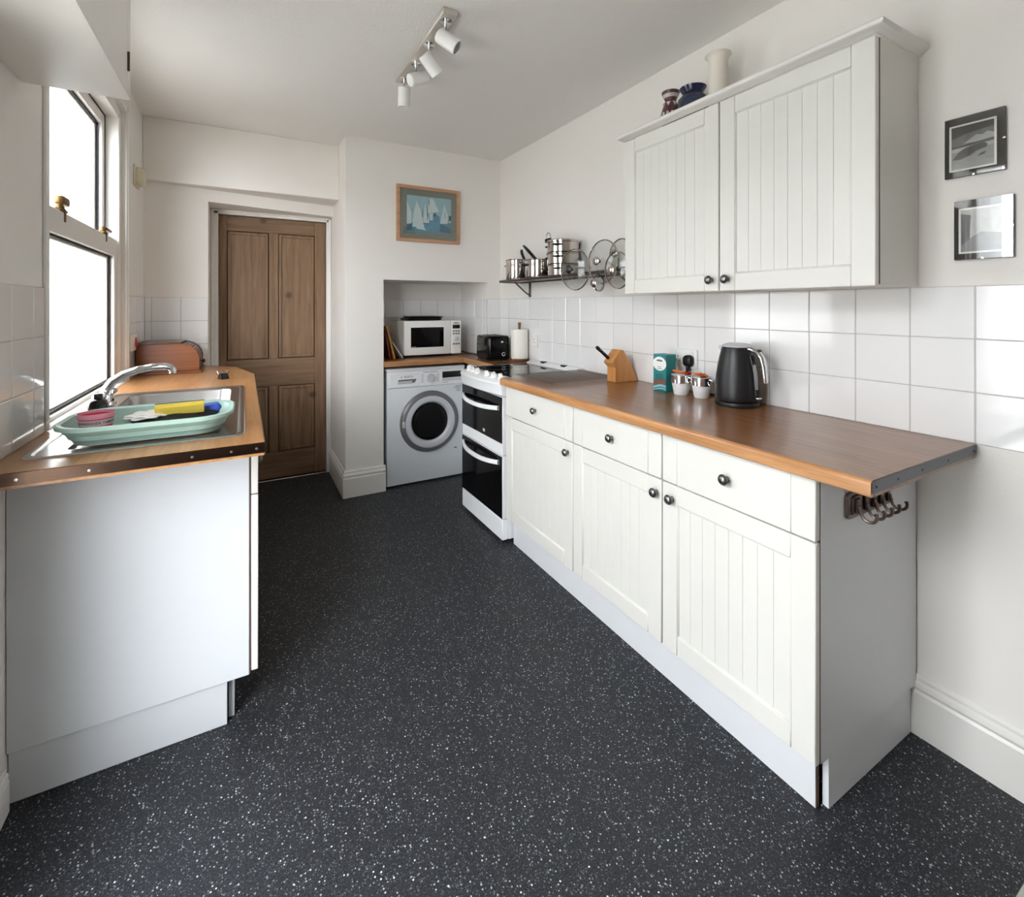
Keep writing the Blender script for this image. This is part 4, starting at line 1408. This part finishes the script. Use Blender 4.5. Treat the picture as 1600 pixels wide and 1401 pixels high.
# ------------------------------------------------------------------ pictures
def pic_right(y0, y1, z0, z1, label, scene):
    """frameless clip frame on the right wall; seen from the room, right is -y"""
    u = thing('framed_photograph', label, 'picture', (XR, (y0 + y1) / 2, z0), group='black clip frames on the right wall')
    obj('backing', box(nb(), XR - .012, XR - .0005, y0, y1, z0, z1, .0008), 'picglass', u)
    xf = XR - .0121
    def P(poly, mn, nm, k):
        # poly in unit coordinates of the print: s to the right, t up
        pts = [(y1 - .0 - ((by0) + s * (by1 - by0)), bz0 + t * (bz1 - bz0)) for s, t in poly]
        obj(nm, prism(nb(), pts, xf - .0001 * k, xf + .0003, 'X'), mn, u, False)
    by0, by1 = (y1 - y0) * .085, (y1 - y0) * .87
    bz0, bz1 = z0 + .017, z1 - .022
    P([(0, 0), (1, 0), (1, 1), (0, 1)], 'p_white', 'print_border', 1)
    by0 += .005
    by1 -= .005
    bz0 += .005
    bz1 -= .005
    for i, (poly, mn, nm) in enumerate(scene):
        P(poly, mn, nm, 2 + i)
    m = nb()
    for yy, zz in (((y0 + y1) / 2, z0 + .002), (y0 + .002, (z0 + z1) / 2)):
        box(m, XR - .0135, XR - .0115, yy - .003, yy + .003, zz - .003, zz + .003, .0006)
    obj('clips', m, 'steel', u)
    obj('glazing', box(nb(), XR - .0142, XR - .0136, y0 + .0005, y1 - .0005, z0 + .0005, z1 - .0005), 'pane', u, False)
    return u
beach = [([(0, 0), (1, 0), (1, .45), (0, .45)], 'p_sand', 'print_sand'),
         ([(0, .45), (1, .45), (1, 1), (0, 1)], 'p_mid', 'print_sky'),
         ([(0, .72), (.35, .80), (1, .86), (1, 1), (0, 1)], 'p_dark', 'print_dark_sky'),
         ([(.30, .58), (.45, .66), (.60, .74), (.72, .70), (.86, .76), (1, .70), (1, .60), (.6, .57)], 'p_light', 'print_cloud'),
         ([(0, .50), (1, .55), (1, .575), (0, .53)], 'p_dark', 'print_headland'),
         ([(0, .40), (1, .44), (1, .52), (0, .49)], 'p_light', 'print_surf'),
         ([(.03, .24), (.20, .22), (.45, .28), (.60, .36), (.82, .40), (.86, .46), (.78, .52), (.5, .50), (.34, .47), (.18, .40)], 'p_dark', 'print_rock'),
         ([(.62, .22), (.78, .25), (.82, .31), (.70, .29)], 'p_dark', 'print_boulder')]
pic_right(.468, .595, 1.663, 1.833, 'black framed photograph of a rock on a beach, upper of the two', beach)
roofs = [([(0, 0), (1, 0), (1, 1), (0, 1)], 'p_light', 'print_sky'),
         ([(0, 0), (1, 0), (1, .38), (.5, .45), (0, .2)], 'p_mid', 'print_ground'),
         ([(0, .15), (.22, .30), (.25, .86), (0, .92)], 'p_dark', 'print_cliff')]
pic_right(.452, .574, 1.427, 1.594, 'black framed photograph reflecting daylight, lower of the two', roofs)

u = thing('framed_painting', 'painting of white sailing boats in an oak frame above the alcove', 'picture', (1.188, YF, 1.764))
px0, px1, pz0, pz1, py = .946, 1.430, 1.765, 2.170, YF - .0005
fw = .024
for nm, (a, c, e, f) in (('frame_side', (px0, px0 + fw, pz0, pz1)), ('frame_side', (px1 - fw, px1, pz0, pz1)), ('frame_rail', (px0 + fw, px1 - fw, pz0, pz0 + fw)), ('frame_rail', (px0 + fw, px1 - fw, pz1 - fw, pz1))):
    obj(nm, box(nb(), a, c, py - .020, py, e, f, .002), 'oak', u)
obj('mount', box(nb(), px0 + fw, px1 - fw, py - .010, py - .002, pz0 + fw, pz1 - fw), 'mount', u, False)
ax0, ax1, az0, az1 = 1.022, 1.362, 1.838, 2.100
def PP(poly, mn, nm, k):
    obj(nm, prism(nb(), [(ax0 + s * (ax1 - ax0), az0 + t * (az1 - az0)) for s, t in poly], py - .0101 - .0001 * k, py - .009, 'Y'), mn, u, False)
PP([(0, 0), (1, 0), (1, 1), (0, 1)], 'skyblue', 'painted_sky', 1)
PP([(0, 0), (1, 0), (1, .32), (.75, .34), (.4, .34), (0, .22)], 'sea', 'painted_sea', 2)
PP([(.50, .02), (.75, .02), (.74, .48), (.62, .56), (.54, .46)], 'sea', 'painted_hull_reflection', 3)
PP([(0, .02), (.11, .04), (.11, .22), (0, .20)], 'seadark', 'painted_dark_water', 3)
PP([(.73, .04), (1, .02), (.99, .16), (.74, .30)], 'seadark', 'painted_dark_water', 3)
for i, q in enumerate(([(0, .20), (.10, .22), (.115, .47), (.02, .80), (0, .8)], [(.115, .14), (.39, .11), (.30, .62), (.22, .86), (.16, .60)],
                       [(.36, .27), (.50, .25), (.45, .58), (.40, .82)], [(.74, .28), (.92, .30), (.92, .58), (.84, .84), (.79, .52)],
                       [(.46, .55), (.50, .95), (.58, .96), (.72, .62), (.60, .58)], [(.20, .09), (.42, .06), (.40, .11), (.22, .13)], [(.52, .36), (.58, .36), (.57, .54), (.51, .54)])):
    PP(q, 'sail', 'painted_sail', 4)
for q in ([(.108, .16), (.113, .16), (.118, .60), (.113, .62)], [(.342, .42), (.356, .42), (.348, .62), (.338, .64)], [(.455, .30), (.47, .48), (.45, .66), (.43, .80)],
          [(.855, .44), (.865, .44), (.862, .62), (.855, .64)], [(.48, .86), (.495, .96), (.50, .74)], [(.36, .24), (.50, .25), (.50, .27), (.36, .26)], [(.60, .48), (.64, .46), (.64, .58), (.60, .56)], [(.95, .38), (1, .40), (1, .54), (.95, .52)]):
    PP(q, 'mast', 'painted_mast', 5)
obj('glazing', box(nb(), px0 + fw, px1 - fw, py - .0135, py - .0125, pz0 + fw, pz1 - fw), 'pane', u, False)

# ------------------------------------------------------------------ ceiling spotlight bar
u = thing('spotlight_bar', 'nickel ceiling bar with four white spotlights', 'ceiling light', (.70, 2.1, ZC - .03))
obj('bar', prism(nb(), [(.672, ZC - .0005), (.672, ZC - .020), (.675, ZC - .022), (.729, ZC - .022), (.732, ZC - .020), (.732, ZC - .0005)], 1.738, 2.405, 'Y', 0, .001), 'nickel', u)
heads = [((.702, 1.790), (.64, -.42, -.55)), ((.702, 1.985), (.66, .15, -.62)), ((.702, 2.170), (.86, .12, .42)), ((.702, 2.355), (.04, .25, -1.0))]
for (hx, hy), d in heads:
    d = Vector(d).normalized()
    zt = ZC - .022
    m = nb()
    lathe(m, [(0, 0), (.026, 0), (.026, .003), (.006, .004), (.006, .040), (.0075, .042), (.0075, .050), (0, .051)], 20, 0, to((hx, hy, zt), (0, 0, -1)))
    st = obj('swivel_stem', m, 'chrome', u)
    piv = Vector((hx, hy, zt - .052))
    c = piv + d * .012 + Vector((0, 0, -.022))
    s = obj('spot_head', lathe(nb(), [(0, -.046), (.026, -.046), (.030, -.042), (.030, .046), (.0275, .048), (.025, .046), (.025, .030), (0, .030)], 28, 0, to(c, d)), 'whiteplastic', u)
    obj('bracket', tube(nb(), [piv + Vector((0, 0, .006)), piv, c + Vector((0, 0, .024)) - d * .01], .0045, 8), 'chrome', st)
    obj('lamp_lens', lathe(nb(), [(0, .034), (.018, .035), (.0245, .032)], 24, 0, to(c, d)), 'lens', s)

# ------------------------------------------------------------------ sink, tap and washing-up things
u = thing('sink', 'stainless steel inset sink with drainer', 'sink', (-.24, 2.15, ZT - .15))
m = nb()
sx0, sx1, sy0, sy1 = -.492, .004, 1.632, 2.655
zt = ZT + .0045
def ringf(bm, outer, inner, z0, z1):
    loft(bm, [[(x, y, z0) for x, y in outer], [(x, y, z1) for x, y in inner]], 0, False, False)
O0 = rrect(sx0, sx1, sy0, sy1, .035, 6)
O1 = rrect(sx0 + .004, sx1 - .004, sy0 + .004, sy1 - .004, .033, 6)
O2 = rrect(sx0 + .014, sx1 - .014, sy0 + .014, sy1 - .014, .028, 6)
O3 = rrect(sx0 + .022, sx1 - .022, sy0 + .022, sy1 - .022, .024, 6)
loft(m, [[(x, y, ZT + .0004) for x, y in O0], [(x, y, zt) for x, y in O1], [(x, y, zt) for x, y in O2], [(x, y, ZT + .0012) for x, y in O3]], 0, False, False)
# deck between rim and the two recesses, at ZT + .0012
zd = ZT + .0012
bx0, bx1, by0, by1 = -.425, -.050, 2.20, 2.60
X0, X1, Y0, Y1 = sx0 + .022, sx1 - .022, sy0 + .022, sy1 - .022
INB = rrect(bx0, bx1, by0, by1, .05, 6)
def bridge_deck(bm, ox0, ox1, oy0, oy1, inner, z, rcorner):
    outer = rrect(ox0, ox1, oy0, oy1, rcorner, 6)
    loft(bm, [[(x, y, z) for x, y in outer], [(x, y, z) for x, y in inner]], 0, False, False)
dy = 2.165
bridge_deck(m, X0, X1, dy, Y1, INB, zd, .002)
IND = rrect(X0 + .055, X1 - .045, Y0 + .030, 2.140, .03, 6)
bridge_deck(m, X0, X1, Y0, dy, IND, zd, .002)
obj('rim_and_deck', m, 'steel', u, angle=30)
m = nb()
loft(m, [[(x, y, zd) for x, y in INB], [(x, y, zd - .006) for x, y in rrect(bx0 + .003, bx1 - .003, by0 + .003, by1 - .003, .05, 6)],
         [(x, y, ZT - .120) for x, y in rrect(bx0 + .014, bx1 - .014, by0 + .014, by1 - .014, .05, 6)],
         [(x, y, ZT - .145) for x, y in rrect(bx0 + .034, bx1 - .034, by0 + .034, by1 - .034, .045, 6)]], 0, False, True)
obj('bowl', m, 'steel', u)
m = nb()
loft(m, [[(x, y, zd) for x, y in IND], [(x, y, zd - .010) for x, y in rrect(X0 + .062, X1 - .052, Y0 + .037, 2.133, .028, 6)]], 0, False, True)
dn = obj('drainer', m, 'steel', u)
for i in range(9):
    x = X0 + .095 + i * .038
    obj('drainer_ridge', tube(nb(), [(x, Y0 + .07, zd - .0098), (x, 2.10, zd - .0098)], .0045, 6, 0, False, True), 'steel', dn)
obj('waste', lathe(nb(), [(0, 0), (.03, 0), (.034, .003), (.036, .002), (.036, 0)], 24, 0, Matrix.Translation(((bx0 + bx1) / 2, (by0 + by1) / 2, ZT - .1448))), 'chrome', u)

u = thing('mixer_tap', 'chrome mixer tap with a long swan-neck spout', 'tap', (-.452, 2.30, ZT))
zb = ZT + .0055
m = nb()
prism(m, rrect(-.474, -.430, 2.215, 2.385, .020), zb, zb + .012, 'Z', 0, .002)
lathe(m, [(0, 0), (.021, 0), (.020, .030), (.016, .042), (0, .044)], 20, 0, Matrix.Translation((-.452, 2.30, zb + .012)))
obj('tap_body', m, 'chrome', u)
spout = [(-.452, 2.30, zb + .045), (-.448, 2.299, zb + .070), (-.430, 2.298, zb + .098), (-.395, 2.296, zb + .122), (-.350, 2.294, zb + .138), (-.305, 2.292, zb + .146), (-.268, 2.290, zb + .146), (-.250, 2.289, zb + .141), (-.243, 2.289, zb + .128), (-.243, 2.289, zb + .118)]
obj('spout', tube(nb(), spout, [.017, .0165, .0155, .0145, .0140, .0135, .0135, .0135, .0130, .0125], 14), 'chrome', u)
for y in (2.232, 2.368):
    m = nb()
    T = Matrix.Translation((-.452, y, zb + .012))
    lathe(m, [(0, 0), (.015, 0), (.013, .012), (.010, .022), (.012, .026), (.020, .032), (.021, .046), (.016, .052), (0, .053)], 8, 0, T)
    for k in range(4):
        a = PI / 4 + k * PI / 2
        lathe(m, [(0, -.009), (.007, -.006), (.009, 0), (.007, .006), (0, .009)], 8, 0, T @ Matrix.Translation((.020 * math.cos(a), .020 * math.sin(a), .040)))
    obj('tap_handle', m, 'chrome', u)

# dark soap bottle behind the tub
u = thing('soap_bottle', 'small shiny black bottle standing behind the pink tub', 'bottle', (-.425, 2.09, ZT))
T = Matrix.Translation((-.432, 2.105, ZT + .0055))
obj('bottle_body', lathe(nb(), [(0, 0), (.022, 0), (.027, .004), (.027, .045), (.023, .058), (.012, .066), (0, .066)], 20, 0, T), 'blackgloss', u)
obj('bottle_cap', lathe(nb(), [(0, .066), (.0125, .066), (.0125, .080), (.010, .083), (0, .083)], 16, 0, T), 'blackgloss', u)

# collapsible mint draining tray
u = thing('draining_tray', 'mint green collapsible draining tray on the sink drainer', 'draining tray', (-.24, 1.83, ZT))
m = nb()
def tl(x0, x1, y0, y1, r, z):
    return [(x, y, z) for x, y in rrect(x0, x1, y0, y1, r, 7)]
zb = ZT + .0065
prof = [(-.412, -.062, 1.688, 1.905, zb, .070), (-.420, -.055, 1.680, 1.912, zb + .014, .076), (-.424, -.051, 1.676, 1.916, zb + .016, .078), (-.430, -.046, 1.670, 1.922, zb + .030, .082), (-.434, -.042, 1.666, 1.926, zb + .032, .084),
        (-.438, -.038, 1.660, 1.932, zb + .044, .088), (-.448, -.028, 1.642, 1.948, zb + .046, .100), (-.450, -.026, 1.640, 1.950, zb + .056, .102), (-.446, -.030, 1.645, 1.946, zb + .0585, .100), (-.436, -.042, 1.664, 1.928, zb + .055, .086), (-.428, -.050, 1.674, 1.918, zb + .033, .080),
        (-.416, -.060, 1.686, 1.908, zb + .016, .072), (-.408, -.068, 1.692, 1.900, zb + .0045, .066)]
loft(m, [tl(a, c, e, f, r, z) for a, c, e, f, z, r in prof])
obj('tray_body', m, 'mint', u)
# pink tub of dishwasher tablets
u = thing('tub', 'pink plastic tub with dishwasher wording standing in the tray', 'tub', (-.36, 1.82, zb))
zt0 = zb + .0135
tc = (-.372, 1.790)
KS = 1.02
T = Matrix.Translation((tc[0], tc[1], zt0)) @ Matrix.Diagonal((KS, KS, 1.04, 1))
obj('tub_body', lathe(nb(), [(0, 0), (.033, 0), (.0345, .002), (.0395, .048), (.0375, .050), (.031, .006), (0, .006)], 36, 0, T), 'pink', u)
obj('label_band', lathe(nb(), [(.0370, .0245), (.0376, .0245), (.0394, .0400), (.0389, .0405)], 36, 0, T), 'tubband', u)
obj('rim', lathe(nb(), [(.0392, .0430), (.0410, .0435), (.0422, .056), (.0405, .0570), (.0385, .046), (.0392, .0430)], 36, 0, T), 'pinklight', u)
me = text_mesh('DISHWASHER TABLETS', .0105)
bmx = nb()
bmx.from_mesh(me)
for f in bmx.faces:
    f.material_index = 0
for v in bmx.verts:
    a = math.radians(-78) + v.co.x / (.0384 * KS)
    r = (.0388 + (v.co.y + .004) * .115) * KS + v.co.z * .5
    v.co = Vector((tc[0] + r * math.cos(a), tc[1] + r * math.sin(a), zt0 + .0335 + v.co.y))
obj('lettering', bmx, 'ink', u, False)
# washing-up bits
zs = zb + .016
def lump(name, matn, label, cat, c, rx, ry, rz, rot, seedv, n=22, rough=.25):
    random.seed(seedv)
    t = nb()
    bmesh.ops.create_icosphere(t, subdivisions=3, radius=1)
    ph = [random.uniform(0, 6) for _ in range(6)]
    for v in t.verts:
        p = v.co
        k = 1 + rough * (math.sin(p.x * 5 + ph[0]) * math.sin(p.y * 6 + ph[1]) + .5 * math.sin(p.z * 9 + ph[2] + p.x * 7))
        v.co = Vector((p.x * rx * k, p.y * ry * k, max(-.6, p.z) * rz * k))
    zmin = min(v.co.z for v in t.verts)
    bmesh.ops.transform(t, matrix=Matrix.Translation((c[0], c[1], c[2] - zmin)) @ Matrix.Rotation(rot, 4, 'Z'), verts=t.verts)
    return obj(name, t, matn, label=label, cat=cat, angle=60)
lump('scourer', 'blackcloth', 'black knitted scouring cloth lying in the tray', 'scourer', (-.180, 1.770, zs - .0105), .118, .046, .027, .06, 3)
lump('dishcloth', 'whitecloth', 'crumpled white dishcloth on the black scourer', 'dishcloth', (-.245, 1.765, zs + .030), .050, .030, .012, .2, 5)
m = nb()
R = Matrix.Translation((-.135, 1.806, zs + .036)) @ Matrix.Rotation(.12, 4, 'Z') @ Matrix.Rotation(-.06, 4, 'Y')
loft(m, [[(x, y, -.012) for x, y in rrect(-.075, .065, -.024, .024, .010)], [(x, y, 0) for x, y in rrect(-.080, .072, -.028, .028, .012)], [(x, y, .011) for x, y in rrect(-.075, .065, -.024, .024, .010)]], Mx=R)
obj('cleaning_pad', m, 'blue', label='blue cleaning pad under the yellow sponge', cat='cleaning pad')
u = thing('sponge', 'yellow sponge with dark scourer back leaning in the tray', 'sponge', (-.16, 1.76, zs + .04))
R = Matrix.Translation((-.170, 1.770, zs + .058)) @ Matrix.Rotation(.10, 4, 'Z') @ Matrix.Rotation(math.radians(-62), 4, 'X')
obj('foam', box(nb(), -.062, .062, -.016, .016, .0015, .022, .002, 1, 0, R @ Matrix.Rotation(PI, 4, 'X')), 'yellow', u)
obj('scouring_face', box(nb(), -.062, .062, -.016, .016, -.001, .0012, .0005, 1, 0, R), 'tealdark', u)

# bread bin
u = thing('bread_bin', 'orange pine roll-top bread bin in the corner by the window', 'bread bin', (-.37, 3.46, ZT))
b0x, b1x, b0y, b1y = -.513, -.226, 3.322, 3.618
def prof(k=0., n=9):
    r = .095 - k
    pts = [(b0x + k, ZT + .016), (b1x - k, ZT + .016)]
    cx, cz = b1x - k - r, 1.082 - k - r
    for i in range(n + 1):
        a = math.radians(90 * i / n)
        pts.append((cx + r * math.cos(a), cz + r * math.sin(a)))
    pts.append((b0x + k, 1.082 - k))
    return pts
for y0 in (b0y, b1y - .014):
    obj('side_panel', prism(nb(), prof(0, 12), y0, y0 + .014, 'Y', 0, .0015), 'orange_pine', u)
obj('base', box(nb(), b0x, b1x + .010, b0y - .004, b1y + .004, ZT + .0005, ZT + .0155, .002), 'orange_pine', u)
obj('back_board', box(nb(), b0x - .006, b0x - .0002, b0y, b1y, ZT + .016, 1.080, .001), 'redwood', u)
obj('top_board', box(nb(), b0x, b1x - .090, b0y - .002, b1y + .002, 1.0825, 1.0905, .002), 'orange_dark', u)
obj('lining', prism(nb(), prof(.020, 10), b0y + .015, b1y - .015, 'Y'), 'crack', u)
r = .0925
cxx, czz = b1x - .095, 1.082 - .095
tb = None
for i in range(9):
    a0 = math.radians(2 + 10 * i)
    Mx = Matrix.Translation((cxx + (r - .006) * math.cos(a0 + .075), 0, czz + (r - .006) * math.sin(a0 + .075))) @ Matrix.Rotation(-(a0 + .075), 4, 'Y')
    obj('slat', box(nb(), -.005, .005, b0y + .0145, b1y - .0145, -.0068, .0068, .0022, 1, 0, Mx), 'orange_dark', u)
obj('lower_slat', box(nb(), b1x - .012, b1x - .003, b0y + .0145, b1y - .0145, ZT + .017, czz - .001, .002), 'orange_dark', u)
obj('lid_knob', lathe(nb(), [(0, 0), (.006, 0), (.006, .008), (.012, .014), (.010, .022), (0, .024)], 14, 0, to((b1x - .003, b0y + .148, .965), (1, 0, 0))), 'redwood', u)

# bag clip on the worktop
u = thing('bag_clip', 'small black and steel clip lying on the sink worktop', 'clip', (-.10, 2.96, ZT))
m = nb()
prism(m, [(-.022, .0005), (.022, .0005), (.006, .030), (-.006, .030)], -.020, .020, 'X', 0, .001, Matrix.Translation((-.095, 2.965, ZT)) @ Matrix.Rotation(.5, 4, 'Z'))
obj('clip_body', m, 'black', u)
m = nb()
for s in (-1, 1):
    tube(m, [(-.022, s * .004, .028), (-.023, s * .016, .042), (.0, s * .020, .046), (.023, s * .016, .042), (.022, s * .004, .028)], .0018, 6, 0, False, True, Matrix.Translation((-.095, 2.965, ZT)) @ Matrix.Rotation(.5, 4, 'Z'))
obj('wire_arms', m, 'chrome', u)

# switch and detector on the left wall
u = thing('cooker_switch', 'white wall switch with red rocker behind the bread bin', 'switch', (XL + .007, 3.27, 1.06))
obj('plate', box(nb(), XL + .0075, XL + .017, 3.205, 3.345, 1.055, 1.145, .003, 2), 'whiteplastic', u)
obj('rocker', box(nb(), XL + .0165, XL + .022, 3.292, 3.318, 1.075, 1.125, .002), 'red', u)
u = thing('wall_sounder', 'yellowed plastic door chime on the left wall near the beam', 'door chime', (XL, 3.40, 1.97))
obj('back_plate', box(nb(), XL + .0005, XL + .010, 3.335, 3.475, 1.972, 2.088, .004, 2), 'ivory', u)
m = nb()
L = []
for x, k in ((XL + .0105, .96), (XL + .016, 1), (XL + .034, .97), (XL + .042, .86), (XL + .045, .65)):
    L.append([(x, 3.405 + (y - 3.405) * k, 2.030 + (z - 2.030) * k) for y, z in rrect(3.347, 3.463, 1.980, 2.080, .030)])
loft(m, L)
cv = obj('cover', m, 'ivory', u)
